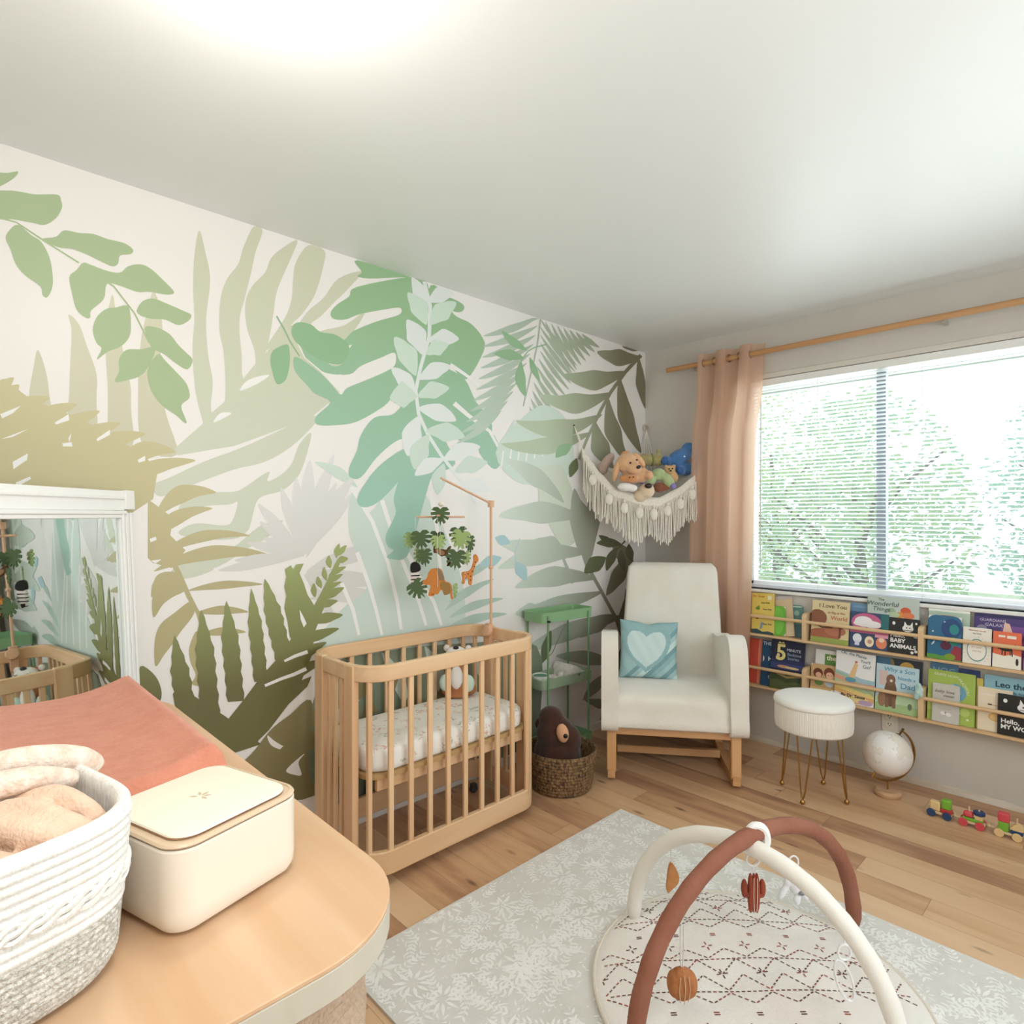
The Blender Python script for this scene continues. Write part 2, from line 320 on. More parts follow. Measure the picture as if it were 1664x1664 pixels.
8,1,1913,2438,2191,2320,2228,2269,2281,2224,2312,2184,2303,2158,2246,2167,2172,2208,2037,2261,1971,2281,1976,2249,2096,2191,2209,2125,2264,2073,2359,2090,2426,2107,2474,2097,2474,2054,2442,2014,2418,1964,2342,1926,2228,1936,2172,1982,2077,2033,2001,2071,1996,2021,2037,1984,2135,1930,2237,1877,2268,1844,2316,1886,2368,1925,2450,1966,2474,1958,2466,1909,2418,1863,2384,1832,2316,1805,2376,1742,2376,1707,2299,1711,2191,1738,2057,1821,2006,1871,1934,1881,1965,1833,2017,1787,2106,1764,2172,1682,2191,1614,2228,1537,2223,1496,2172,1498,2096,1587,2006,1662,1944,1685,1934,1641,2057,1572,2154,1474,2191,1406,2168,1369,2096,1386,1996,1471,1976,1506,2006,1409,1996,1340,2047,1245,2037,1193,2006,1174,2042,1149,2017,1135,1934,1144,1870,1304,1814,1468,1780,1524,1651,1587,1711,1696,1758,1803,1780,2169,1803,2348,1825,2438
8,1,1934,1641,2057,1572,2144,1482,2191,1406,2168,1369,2096,1386,1996,1471,1934,1553
8,1,1814,2400,1814,2071,1711,2061,1675,2067,1578,2016,1462,2183,1475,2249,1553,2302,1663,2325,1734,2420
8,1,1711,2398,1603,2387,1603,2353,1651,2337,1711,2351
8,1,1780,2058,1711,2052,1590,2014,1514,1908,1422,1840,1409,1761,1462,1697,1553,1690,1711,1733,1792,1799
8,1,1501,1674,1409,1761,1341,1666,1354,1594,1409,1581
1,1,2329,1988,2290,2004,2250,1994,2277,1965,2316,1962
2,0,2237,2058,2214,2066,2228,2047
2,0,2363,2017,2342,2008,2368,2003
2,0,2460,2025,2428,1969,2378,1938,2334,1913,2264,1926,2264,1930,2333,1917,2375,1942,2424,1972,2456,2028
9,0,2545,2112,2514,2067,2492,2026,2452,1972,2448,1976,2487,2030,2509,2071,2540,2116
9,1,2482,2076,2458,2108,2401,2112,2359,2090,2290,2092,2228,2055,2264,1975,2359,1974,2434,2008,2474,2039
9,1,2501,2012,2555,1977,2567,1938,2559,1894,2540,1848,2505,1872,2490,1936,2490,1982
2,0,1688,2062,1621,2041,1533,2009,1428,1916,1417,1924,1521,2020,1609,2056,1675,2080
2,0,1667,1875,1573,1826,1431,1764,1334,1643,1319,1650,1414,1776,1557,1843,1648,1895
10,0,1847,2435,1814,2326,1819,2181,1868,2027,1896,1913,1879,1805,1823,1710,1742,1614,1647,1526,1523,1385,1506,1394,1631,1535,1726,1624,1806,1719,1860,1812,1876,1916,1849,2026,1798,2182,1792,2333,1826,2438
10,1,1822,2298,1815,2326,1814,2361,1814,2400,1845,2419,1876,2433,1907,2438,1909,2413,1905,2383,1899,2349,1870,2328,1847,2307,1829,2295
6,1,1822,2240,1815,2269,1817,2304,1819,2342,1856,2355,1892,2363,1929,2362,1931,2335,1920,2309,1911,2277,1882,2258,1852,2243,1829,2235
10,1,1843,2094,1830,2125,1827,2162,1827,2202,1858,2223,1896,2234,1934,2236,1939,2208,1936,2177,1933,2141,1900,2121,1873,2102,1852,2090
6,1,1882,1989,1876,2020,1875,2064,1882,2106,1924,2125,1960,2141,2001,2142,2004,2111,1992,2080,1978,2044,1947,2018,1916,1996,1890,1984
10,1,1888,1898,1890,1923,1896,1957,1914,1985,1949,1997,1982,2004,2017,2000,2013,1976,1997,1955,1979,1928,1949,1911,1917,1899,1894,1893
6,1,1881,1893,1901,1913,1930,1930,1961,1947,1988,1920,2011,1893,2027,1860,2007,1846,1981,1838,1951,1827,1923,1851,1897,1869,1880,1884
10,1,1868,1801,1899,1780,1936,1749,1961,1712,1958,1672,1951,1636,1929,1606,1903,1628,1879,1659,1852,1696,1857,1738,1856,1775,1860,1800
6,1,1819,1715,1852,1700,1888,1675,1916,1645,1919,1609,1911,1575,1891,1546,1864,1563,1838,1588,1811,1619,1812,1657,1807,1690,1810,1713
10,1,1725,1609,1755,1610,1796,1609,1836,1600,1862,1572,1882,1547,1891,1519,1863,1520,1829,1527,1792,1539,1764,1564,1737,1586,1721,1604
10,1,1813,2347,1792,2348,1762,2355,1729,2365,1701,2386,1678,2406,1663,2429,1693,2437,1724,2434,1761,2430,1785,2404,1804,2375,1816,2352
6,1,1800,2240,1774,2251,1737,2270,1695,2291,1675,2328,1653,2357,1645,2386,1688,2382,1728,2365,1772,2345,1793,2310,1803,2272,1806,2244
10,1,1814,2159,1792,2155,1758,2154,1720,2156,1683,2171,1651,2188,1627,2209,1654,2225,1688,2235,1727,2237,1763,2212,1794,2188,1815,2165
6,1,1824,2094,1804,2095,1777,2102,1745,2105,1723,2128,1705,2148,1693,2167,1721,2175,1752,2176,1786,2173,1804,2146,1819,2120,1827,2099
10,1,1862,1969,1837,1973,1800,1980,1760,1992,1727,2019,1698,2040,1681,2066,1718,2073,1758,2071,1799,2059,1829,2030,1853,2000,1866,1974
6,1,1874,1886,1849,1885,1814,1890,1773,1893,1738,1914,1708,1935,1687,1957,1720,1968,1758,1972,1801,1971,1832,1943,1860,1915,1876,1892
10,1,1871,1832,1849,1818,1814,1803,1772,1788,1725,1787,1682,1791,1645,1801,1665,1832,1698,1854,1740,1871,1789,1866,1835,1854,1868,1839
6,1,1826,1728,1801,1717,1762,1707,1718,1690,1668,1702,1625,1711,1590,1725,1617,1754,1655,1774,1701,1785,1750,1772,1794,1755,1825,1735
10,1,1721,1598,1691,1600,1644,1603,1593,1610,1551,1638,1513,1659,1488,1685,1533,1698,1581,1698,1632,1691,1673,1664,1706,1632,1724,1605
6,1,1650,1546,1622,1543,1581,1547,1534,1547,1493,1567,1460,1588,1436,1609,1474,1623,1518,1629,1567,1632,1603,1604,1634,1575,1653,1552
10,1,1604,1491,1585,1480,1557,1464,1526,1447,1485,1452,1452,1451,1422,1460,1438,1487,1464,1508,1497,1523,1537,1518,1574,1510,1601,1497
6,1,1726,1583,1749,1567,1777,1542,1796,1513,1788,1482,1779,1455,1758,1433,1737,1450,1721,1474,1707,1504,1711,1535,1712,1563,1719,1582
11,1,1054,2438,1108,2428,1186,2392,1272,2355,1352,2315,1418,2282,1466,2256,1410,2267,1338,2289,1253,2320,1172,2365,1100,2413,1052,2438
11,1,1066,2396,1119,2371,1197,2337,1280,2299,1358,2258,1423,2227,1470,2200,1414,2212,1343,2233,1259,2264,1181,2311,1111,2357,1065,2393
11,1,1083,2339,1135,2315,1210,2280,1291,2243,1367,2202,1430,2170,1476,2144,1421,2155,1352,2178,1270,2209,1193,2254,1125,2301,1081,2337
11,1,1104,2283,1154,2259,1226,2222,1306,2186,1380,2146,1441,2113,1486,2087,1432,2099,1363,2121,1283,2152,1210,2199,1144,2245,1102,2280
11,1,1128,2226,1176,2202,1248,2167,1324,2129,1396,2088,1456,2056,1499,2030,1445,2041,1378,2065,1301,2097,1229,2142,1166,2188,1126,2223
11,1,1156,2169,1203,2144,1272,2109,1346,2072,1415,2031,1474,1999,1515,1972,1463,1985,1397,2007,1320,2039,1252,2086,1192,2132,1153,2166
11,1,1187,2112,1233,2088,1299,2052,1371,2014,1438,1974,1494,1942,1535,1915,1482,1927,1419,1951,1345,1984,1278,2029,1221,2074,1184,2109
11,1,1221,2055,1265,2031,1329,1995,1401,1959,1463,1916,1518,1884,1557,1858,1506,1871,1444,1894,1371,1926,1308,1972,1254,2019,1219,2053
11,1,1259,1999,1301,1974,1362,1938,1432,1902,1493,1860,1545,1827,1582,1801,1532,1814,1471,1838,1403,1872,1341,1916,1289,1962,1256,1996
11,1,1300,1942,1340,1918,1400,1882,1466,1846,1524,1803,1575,1771,1610,1744,1562,1758,1503,1782,1434,1815,1377,1861,1328,1906,1297,1940
11,1,1343,1887,1382,1863,1439,1827,1502,1788,1559,1748,1607,1715,1641,1688,1594,1702,1536,1726,1472,1761,1416,1806,1369,1851,1341,1885
11,1,1040,2437,1012,2407,964,2365,907,2320,838,2282,775,2250,720,2229,760,2260,815,2298,877,2342,943,2381,1000,2416,1038,2438
11,1,1040,2392,1014,2363,970,2322,916,2278,850,2241,790,2211,739,2190,776,2220,828,2257,886,2300,948,2337,1002,2371,1038,2393
11,1,1040,2347,1016,2319,975,2279,925,2236,863,2200,806,2171,757,2152,792,2181,840,2216,894,2257,953,2294,1004,2327,1038,2348
11,1,1040,2302,1018,2274,980,2236,933,2195,875,2160,822,2132,775,2113,808,2141,852,2175,903,2215,958,2251,1006,2283,1038,2303
11,1,1040,2257,1020,2230,985,2193,942,2153,888,2120,837,2093,793,2075,823,2102,865,2135,912,2173,963,2208,1008,2238,1038,2258
11,1,1053,2209,1035,2184,1003,2148,964,2110,913,2078,866,2052,825,2035,852,2061,890,2092,933,2130,981,2162,1023,2192,1051,2211
11,1,1066,2162,1049,2138,1021,2103,985,2067,939,2036,895,2012,856,1996,881,2021,916,2051,955,2086,999,2117,1038,2146,1063,2164
11,1,1078,2116,1064,2092,1039,2059,1007,2024,964,1995,924,1972,888,1957,910,1981,941,2009,976,2043,1017,2073,1052,2100,1076,2117
11,1,1091,2069,1079,2047,1056,2015,1028,1982,989,1955,952,1933,918,1919,938,1941,966,1968,998,2000,1035,2028,1067,2054,1088,2071
11,1,1103,2023,1093,2001,1074,1972,1049,1940,1013,1915,980,1894,949,1881,966,1902,991,1927,1019,1958,1052,1984,1081,2009,1101,2024
11,1,1116,1977,1108,1957,1092,1928,1070,1899,1038,1875,1007,1856,979,1844,993,1863,1015,1887,1040,1916,1070,1941,1096,1963,1113,1978
11,1,1128,1931,1122,1912,1109,1886,1091,1858,1062,1835,1034,1818,1008,1807,1020,1825,1039,1847,1060,1874,1087,1897,1110,1918,1125,1932
11,1,999,2430,982,2395,952,2344,913,2289,860,2241,811,2200,766,2172,792,2209,830,2256,873,2310,924,2359,967,2403,996,2432
11,1,948,2430,932,2398,903,2353,866,2305,815,2263,767,2229,724,2205,749,2238,786,2279,827,2327,875,2369,917,2407,945,2432
11,1,896,2430,881,2402,853,2362,818,2320,769,2285,723,2257,682,2239,705,2268,740,2302,779,2343,825,2379,866,2411,893,2431
11,1,842,2429,828,2405,803,2371,770,2336,723,2308,679,2287,639,2273,661,2298,694,2326,731,2360,775,2389,813,2415,839,2431
11,1,788,2429,775,2408,750,2380,719,2352,675,2331,633,2316,595,2308,616,2328,647,2351,681,2378,724,2399,760,2419,785,2431
11,1,732,2429,720,2412,697,2389,667,2367,625,2355,586,2346,550,2344,570,2359,599,2376,632,2396,671,2410,706,2423,729,2431
11,1,675,2429,662,2415,640,2399,612,2383,574,2378,537,2377,505,2380,523,2391,551,2401,582,2414,619,2421,650,2427,672,2431
6,1,1176,1869,998,1958,806,1877,776,1584,1176,1504,1382,1660
6,1,1356,1650,1335,1671,1307,1705,1277,1743,1260,1785,1248,1821,1244,1849,1266,1824,1289,1791,1316,1752,1334,1711,1350,1675,1359,1650
2,0,1335,1580,1321,1676,1331,1676,1348,1581
6,1,1288,1666,1268,1686,1242,1717,1217,1753,1203,1791,1195,1824,1193,1850,1213,1827,1233,1796,1257,1760,1271,1723,1284,1689,1291,1667
2,0,1274,1597,1262,1688,1272,1688,1288,1597
6,1,1217,1683,1199,1702,1176,1730,1154,1763,1145,1797,1140,1827,1141,1851,1159,1830,1176,1802,1197,1769,1207,1735,1216,1704,1220,1684
2,0,1212,1614,1202,1701,1212,1701,1225,1614
6,1,1144,1701,1128,1718,1109,1744,1090,1773,1085,1804,1084,1831,1089,1851,1104,1832,1118,1807,1134,1778,1140,1747,1146,1720,1148,1701
2,0,1148,1631,1140,1715,1150,1715,1161,1631
6,1,1069,1719,1055,1734,1039,1758,1024,1784,1024,1811,1027,1834,1035,1852,1047,1835,1058,1813,1070,1786,1072,1759,1073,1735,1073,1719
2,0,1082,1649,1076,1729,1087,1728,1096,1648
6,1,991,1738,980,1752,967,1773,957,1796,961,1819,968,1839,979,1853,989,1838,997,1818,1005,1795,1002,1772,999,1751,995,1738
2,0,1014,1667,1011,1743,1022,1742,1028,1666
6,1,911,1757,902,1770,894,1789,888,1810,897,1828,908,1843,923,1854,930,1840,933,1823,937,1803,929,1784,922,1768,915,1757
2,0,944,1686,944,1757,955,1756,959,1685
6,1,829,1778,823,1790,819,1807,818,1824,832,1838,847,1848,865,1854,869,1842,868,1828,867,1811,854,1797,843,1784,833,1777
2,0,872,1705,875,1772,887,1771,888,1704
6,1,744,1799,742,1810,744,1825,749,1840,768,1849,786,1854,806,1855,806,1844,800,1832,793,1818,776,1809,760,1801,748,1797
2,0,798,1725,804,1787,816,1786,814,1723
11,0,1045,2438,1067,2304,1102,2174,1180,1930,1172,1930,1093,2174,1056,2305,1033,2438
9,1,1148,2243,1167,2257,1198,2274,1234,2290,1275,2299,1309,2308,1338,2310,1326,2289,1303,2268,1272,2247,1230,2238,1186,2237,1152,2240
9,1,1176,2197,1200,2209,1237,2219,1280,2222,1325,2210,1363,2196,1393,2178,1368,2170,1334,2166,1292,2162,1247,2170,1206,2181,1177,2192
9,1,1197,2169,1216,2141,1234,2102,1238,2064,1217,2031,1191,2004,1159,1987,1155,2013,1158,2045,1158,2083,1169,2119,1180,2150,1190,2171
9,1,1126,2206,1127,2186,1124,2159,1113,2133,1090,2111,1067,2094,1044,2084,1046,2104,1054,2127,1065,2154,1085,2177,1106,2196,1122,2207
9,0,985,2311,1090,2271,1144,2239,1196,2177,1190,2175,1139,2236,1087,2266,983,2304
12,1,52,2403,112,2405,200,2405,293,2410,390,2384,468,2369,528,2348,477,2321,405,2307,316,2295,217,2322,121,2361,54,2394
12,1,231,2277,313,2265,431,2241,557,2230,676,2199,774,2176,846,2156,770,2126,670,2108,548,2105,424,2155,309,2213,230,2267
12,1,387,2118,476,2098,604,2073,741,2063,870,2031,975,2020,1053,2007,973,1971,866,1949,735,1939,600,1985,473,2050,386,2107
12,1,490,1964,591,1941,735,1907,889,1891,1033,1866,1150,1853,1235,1844,1145,1807,1025,1782,877,1774,727,1824,585,1892,489,1954
12,1,600,1842,701,1822,845,1792,999,1775,1141,1744,1257,1725,1342,1710,1250,1684,1129,1675,981,1680,831,1721,693,1780,598,1834
12,1,84,2393,99,2347,106,2283,113,2212,79,2150,42,2098,2,2060,2,2108,2,2168,2,2239,23,2303,53,2359,75,2395
12,1,298,2217,318,2148,319,2055,308,1954,233,1870,145,1802,53,1754,66,1821,104,1904,140,2001,199,2091,249,2170,285,2221
12,1,422,2071,443,2012,454,1930,448,1845,372,1777,296,1721,206,1685,222,1740,256,1808,279,1892,338,1964,382,2031,409,2075
12,1,552,1902,576,1855,585,1794,584,1730,522,1685,445,1652,363,1633,368,1675,390,1725,405,1787,462,1835,508,1879,538,1907
12,1,2,2438,32,2438,80,2438,133,2438,187,2438,232,2438,268,2433,236,2424,193,2423,141,2424,87,2437,36,2438,2,2438
12,0,70,2419,246,2277,401,2123,503,1997,633,1811,716,1670,693,1666,608,1806,475,1991,372,2116,216,2267,37,2408
13,0,1062,1607,856,1631,746,1452,705,1186,846,1125,961,1269,1053,1408
14,1,842,1414,880,1467,950,1531,1035,1590,1143,1621,1242,1634,1326,1633,1276,1598,1205,1557,1121,1504,1012,1470,917,1432,849,1407
14,1,663,1325,756,1357,890,1393,1032,1412,1167,1391,1277,1367,1358,1330,1278,1313,1170,1305,1036,1286,893,1296,758,1306,663,1314
14,1,620,1114,719,1138,864,1163,1015,1192,1160,1199,1278,1199,1366,1193,1286,1150,1174,1113,1033,1080,878,1078,728,1086,621,1104
14,1,622,1114,734,1141,887,1160,1044,1166,1183,1137,1290,1097,1366,1053,1278,1047,1160,1051,1014,1054,864,1074,719,1089,619,1104
14,1,546,946,646,985,786,1017,932,1041,1063,1019,1166,984,1240,943,1158,934,1048,929,912,921,772,932,637,932,544,936
14,1,480,857,588,862,742,867,900,864,1041,842,1156,824,1235,799,1141,782,1016,771,864,767,714,794,572,822,476,848
14,1,343,695,409,705,497,710,580,703,640,672,684,638,705,599,646,594,580,601,496,606,431,635,373,664,336,686
14,1,698,1126,674,1171,655,1238,633,1313,668,1386,703,1447,746,1492,771,1442,779,1380,789,1307,766,1235,737,1170,711,1126
14,1,616,1122,589,1157,564,1211,542,1272,551,1335,571,1388,599,1428,626,1389,641,1337,659,1277,652,1216,639,1160,625,1123
14,1,999,795,1031,813,1078,833,1128,849,1172,834,1209,821,1235,799,1203,781,1162,766,1113,753,1067,766,1025,776,997,787
14,1,427,825,371,841,306,874,236,913,208,969,198,1023,206,1070,265,1047,321,1012,378,968,406,914,431,865,438,830
14,1,261,637,198,670,122,726,41,792,32,879,31,954,53,1018,111,974,169,914,229,843,246,761,268,690,274,641
14,1,380,1174,376,1141,356,1099,326,1054,264,1024,197,1003,131,992,140,1027,166,1067,197,1113,266,1141,326,1165,370,1179
14,1,804,1102,832,1135,879,1174,933,1213,1007,1209,1070,1203,1124,1185,1095,1155,1048,1132,992,1100,923,1093,856,1091,809,1093
14,0,705,1439,500,1291,577,1087,642,1022,746,1227
14,0,79,1027,79,765,255,551,328,646,206,851
14,0,635,1017,504,857,356,674,272,520,198,407,164,410,238,523,323,679,474,864,606,1025
14,0,737,933,772,981,846,1101,865,1097,800,975,775,926
15,1,279,1148,310,1163,356,1179,407,1188,458,1182,501,1174,534,1160,503,1148,461,1139,411,1129,360,1130,312,1136,280,1143
15,1,448,1070,494,1077,551,1079,601,1070,629,1041,648,1013,652,982,608,976,562,980,509,986,474,1010,450,1039,440,1063
15,1,331,1126,365,1115,404,1095,434,1069,442,1037,443,1008,433,982,403,995,375,1016,343,1041,329,1072,323,1103,324,1124
15,1,283,1109,300,1091,313,1065,316,1037,295,1010,272,987,243,970,232,989,229,1013,225,1041,240,1069,259,1093,276,1109
15,1,198,1142,214,1126,228,1103,231,1079,210,1056,186,1037,156,1023,145,1040,141,1061,138,1085,153,1109,172,1129,190,1143
15,1,373,1136,378,1153,391,1174,414,1193,449,1202,481,1208,512,1208,502,1193,484,1177,462,1159,431,1146,400,1137,377,1133
15,0,236,1169,343,1107,447,1062,441,1057,335,1101,226,1162
9,1,774,1755,806,1755,846,1750,881,1738,900,1714,912,1691,913,1667,884,1670,854,1679,818,1690,794,1711,777,1733,768,1751
15,1,729,1674,751,1662,777,1644,796,1622,798,1597,796,1576,786,1558,760,1569,738,1587,715,1608,710,1632,714,1656,722,1673
16,1,1239,1080,1241,1063,1238,1041,1229,1017,1205,999,1183,983,1159,973,1148,994,1147,1017,1150,1042,1174,1061,1206,1075,1232,1082
16,1,1383,1214,1375,1201,1362,1186,1343,1175,1319,1175,1297,1177,1277,1184,1285,1200,1299,1213,1316,1226,1340,1228,1363,1224,1380,1219
16,1,1343,1112,1367,1119,1399,1124,1431,1122,1456,1108,1477,1094,1489,1077,1464,1069,1436,1066,1403,1064,1375,1076,1354,1093,1341,1107
16,0,1205,1207,1242,1141,1238,1069,1233,1069,1237,1140,1199,1205
14,1,258,679,412,697,620,708,823,698,995,659,1128,618,1219,574,1107,574,957,584,767,592,571,618,383,646,252,669
14,1,357,391,426,429,527,474,639,509,749,522,841,527,911,520,848,490,761,461,655,425,541,403,434,389,359,384
15,1,1022,499,999,514,972,541,951,573,947,611,946,645,954,673,981,656,1004,630,1029,599,1036,562,1034,526,1029,501
14,1,357,106,389,130,439,159,496,185,557,198,608,208,649,209,617,184,573,159,518,131,458,114,400,105,359,102
14,1,140,601,214,539,308,442,394,333,446,214,485,112,499,28,422,85,341,170,247,276,185,397,144,515,126,597
14,1,433,337,478,334,537,322,591,303,626,271,653,241,665,212,617,214,566,225,507,241,467,271,439,305,425,332
15,0,1037,490,937,543,849,669,853,670,942,545,1042,495
17,1,2688,375,2627,436,2563,500,2488,540,2402,579,2375,403,2384,185,2650,270
2,1,2579,480,2547,447,2497,410,2446,405,2454,390,2505,400,2563,436
2,1,2505,322,2454,357,2428,367,2454,340,2441,287,2471,295
18,1,2361,666,2069,722,1570,690,1070,600,1040,214,1080,2,1799,2,2361,158
6,1,2303,448,2266,464,2217,496,2173,541,2148,600,2133,656,2131,704,2162,675,2196,632,2236,585,2268,532,2293,484,2309,451
6,1,1935,447,1931,484,1935,538,1952,596,1991,649,2029,692,2069,722,2059,685,2040,639,2020,583,1991,528,1962,479,1941,446
6,1,1722,429,1711,466,1708,520,1720,579,1756,635,1794,681,1834,714,1828,677,1813,629,1799,572,1773,515,1748,464,1728,429
6,1,1443,434,1435,467,1435,514,1450,565,1488,611,1529,649,1570,675,1560,643,1541,603,1522,554,1494,506,1468,462,1449,433
6,1,1221,288,1188,315,1153,361,1131,417,1137,480,1152,536,1177,582,1188,545,1197,495,1212,438,1219,379,1224,326,1227,290
6,1,1567,85,1526,95,1474,117,1430,153,1409,204,1399,252,1404,297,1432,272,1462,236,1501,198,1531,154,1557,115,1573,89
19,0,2829,561,2827,586,2836,612,2834,637,2843,663,2841,688,2850,713,2848,738,2857,763,2857,789,2870,814,2874,838,2886,863,2893,888,2905,912,2910,887,2911,863,2915,838,2913,814,2919,789,2912,764,2914,740,2905,715,2907,690,2899,665,2901,641,2892,615,2894,591,2885,565
19,0,2756,587,2752,615,2760,645,2757,674,2765,704,2762,732,2770,762,2766,790,2774,820,2773,849,2785,878,2789,907,2800,936,2806,965,2818,993,2824,965,2826,937,2832,909,2831,880,2839,853,2833,824,2836,796,2828,767,2832,739,2824,710,2827,682,2819,653,2823,625,2815,595
19,0,2669,633,2666,660,2674,689,2671,716,2679,744,2675,771,2683,799,2680,826,2688,854,2687,881,2699,909,2703,936,2713,963,2720,990,2731,1017,2737,991,2738,964,2744,937,2743,910,2750,884,2744,857,2747,830,2739,803,2742,776,2734,748,2737,722,2730,694,2733,668,2725,640
19,0,2579,692,2577,718,2585,745,2582,771,2590,797,2588,823,2595,849,2593,875,2601,901,2600,927,2611,953,2615,979,2625,1005,2631,1030,2641,1056,2645,1030,2646,1004,2650,979,2649,953,2654,928,2649,902,2651,877,2643,851,2645,825,2638,800,2640,774,2633,748,2635,722,2628,696
19,0,2479,753,2478,778,2490,803,2490,828,2502,852,2502,877,2514,901,2513,926,2525,949,2527,974,2543,996,2550,1020,2564,1043,2574,1066,2589,1088,2593,1063,2591,1039,2594,1014,2590,990,2594,965,2585,942,2585,917,2574,894,2574,869,2563,846,2563,821,2551,798,2551,773,2540,749
19,0,2432,1138,2463,1136,2476,1117,2486,1134,2510,1119,2504,1089,2512,1050,2504,1014,2512,965,2499,914,2489,848,2463,824,2405,872,2383,957,2416,1011,2432,1059,2450,1101
19,1,2287,1153,2282,1160,2276,1170,2272,1182,2273,1194,2273,1205,2276,1214,2285,1207,2292,1198,2299,1187,2298,1174,2294,1162,2289,1154
19,1,2275,1163,2269,1166,2260,1171,2251,1179,2247,1189,2243,1197,2241,1205,2252,1204,2262,1199,2272,1193,2276,1183,2278,1173,2277,1164
19,1,2287,1136,2280,1133,2269,1131,2258,1131,2248,1137,2240,1141,2234,1148,2244,1155,2254,1158,2266,1161,2276,1155,2284,1147,2288,1139
19,1,2315,1113,2312,1119,2310,1129,2309,1140,2313,1150,2317,1159,2322,1166,2329,1158,2333,1149,2336,1139,2332,1128,2325,1119,2317,1113
19,1,2322,1081,2311,1081,2295,1084,2279,1089,2265,1098,2252,1106,2244,1114,2258,1116,2274,1115,2291,1112,2305,1103,2316,1092,2323,1083
19,1,2332,1062,2331,1069,2330,1080,2331,1091,2335,1103,2339,1113,2344,1120,2350,1111,2352,1101,2354,1089,2349,1078,2341,1068,2334,1061
19,1,2327,1050,2317,1051,2303,1054,2289,1058,2276,1067,2266,1075,2259,1083,2272,1085,2286,1083,2302,1080,2314,1071,2323,1060,2328,1051
19,1,2355,1032,2353,1039,2353,1049,2355,1059,2361,1069,2366,1077,2372,1082,2377,1074,2379,1065,2379,1054,2373,1044,2364,1037,2357,1032
19,1,2344,1020,2333,1021,2318,1024,2301,1028,2286,1037,2274,1044,2265,1051,2278,1053,2294,1052,2312,1049,2326,1040,2338,1030,2345,1021
19,1,2382,998,2379,1005,2377,1015,2376,1027,2380,1038,2383,1048,2389,1055,2395,1048,2399,1038,2402,1027,2398,1015,2391,1005,2384,998
19,1,2349,983,2335,983,2315,986,2295,992,2277,1004,2262,1015,2253,1026,2271,1029,2291,1028,2313,1024,2330,1012,2343,998,2351,986
19,1,2366,954,2355,951,2338,950,2320,951,2305,958,2291,965,2282,973,2296,979,2313,982,2331,983,2347,976,2360,966,2367,956
19,1,2404,896,2386,890,2359,886,2329,885,2301,893,2276,900,2259,911,2281,920,2308,926,2339,929,2367,922,2390,910,2405,899
19,1,2463,817,2439,815,2404,814,2365,818,2329,830,2299,842,2276,855,2306,862,2341,863,2381,861,2416,850,2446,834,2464,821
19,1,2524,737,2498,736,2460,740,2420,748,2384,768,2354,786,2333,805,2366,809,2404,806,2446,799,2481,781,2509,759,2526,741
19,1,2588,665,2557,663,2510,666,2460,674,2413,694,2373,713,2344,734,2385,739,2432,736,2485,730,2530,711,2567,688,2590,669
19,0,2288,1143,2344,1036,2416,914,2463,869,2530,779,2603,714,2670,635,2724,577,2742,511,2623,457,2555,538,2453,640,2399,758,2383,859,2316,1018,2270,1137
19,0,2733,588,2820,667,2890,731,2910,708,2886,548,2742,442,2603,452
19,0,2642,625,2555,646,2399,676,2416,638,2494,583,2574,498,2642,448,2724,474
19,1,3010,822,2964,780,2945,715,2964,676,3010,728
2,0,2450,954,2432,921,2420,894,2432,880,2445,913
2,0,2587,669,2522,683,2471,690,2418,703,2424,718,2476,704,2527,695,2591,680
2,0,2510,752,2466,763,2413,771,2418,786,2471,776,2514,761
17,1,2451,461,2419,459,2378,465,2338,482,2313,515,2295,548,2288,581,2318,575,2351,559,2390,542,2419,514,2442,487,2455,466
17,1,2553,387,2516,377,2462,371,2406,374,2356,397,2315,421,2288,449,2332,456,2384,455,2442,452,2491,434,2531,412,2556,393
17,1,2285,526,2249,523,2202,529,2158,545,2131,582,2112,618,2107,656,2142,650,2180,634,2223,616,2254,586,2278,555,2290,531
17,1,2165,445,2122,453,2067,473,2018,508,1992,562,1976,613,1976,662,2018,644,2061,614,2109,579,2141,532,2162,485,2173,451
17,1,1972,343,1927,356,1870,385,1822,429,1802,491,1792,549,1799,602,1842,578,1883,540,1930,497,1957,441,1974,387,1980,349
17,1,1757,291,1717,315,1670,360,1633,417,1628,489,1630,552,1647,606,1687,574,1722,527,1760,471,1773,405,1774,341,1767,295
18,1,2006,354,2007,404,2019,476,2043,554,2087,628,2128,689,2169,732,2165,682,2148,618,2127,542,2088,467,2046,399,2013,354
18,1,1720,346,1728,395,1749,465,1785,539,1841,606,1893,660,1942,696,1931,648,1906,587,1874,515,1824,446,1770,385,1728,344
18,1,1520,363,1515,408,1520,474,1542,545,1591,612,1638,667,1686,705,1687,659,1673,600,1655,531,1614,463,1568,402,1529,362
18,1,1345,323,1323,361,1304,419,1300,486,1328,557,1357,616,1395,663,1413,621,1420,565,1427,500,1408,432,1381,369,1356,325
18,1,2284,210,2273,242,2265,291,2268,347,2292,404,2316,452,2344,489,2353,454,2354,408,2352,354,2335,298,2312,246,2291,211"""
# ------------------------------------------------------------------ structure
H = 2.44; RX = 3.30; RY = -3.74
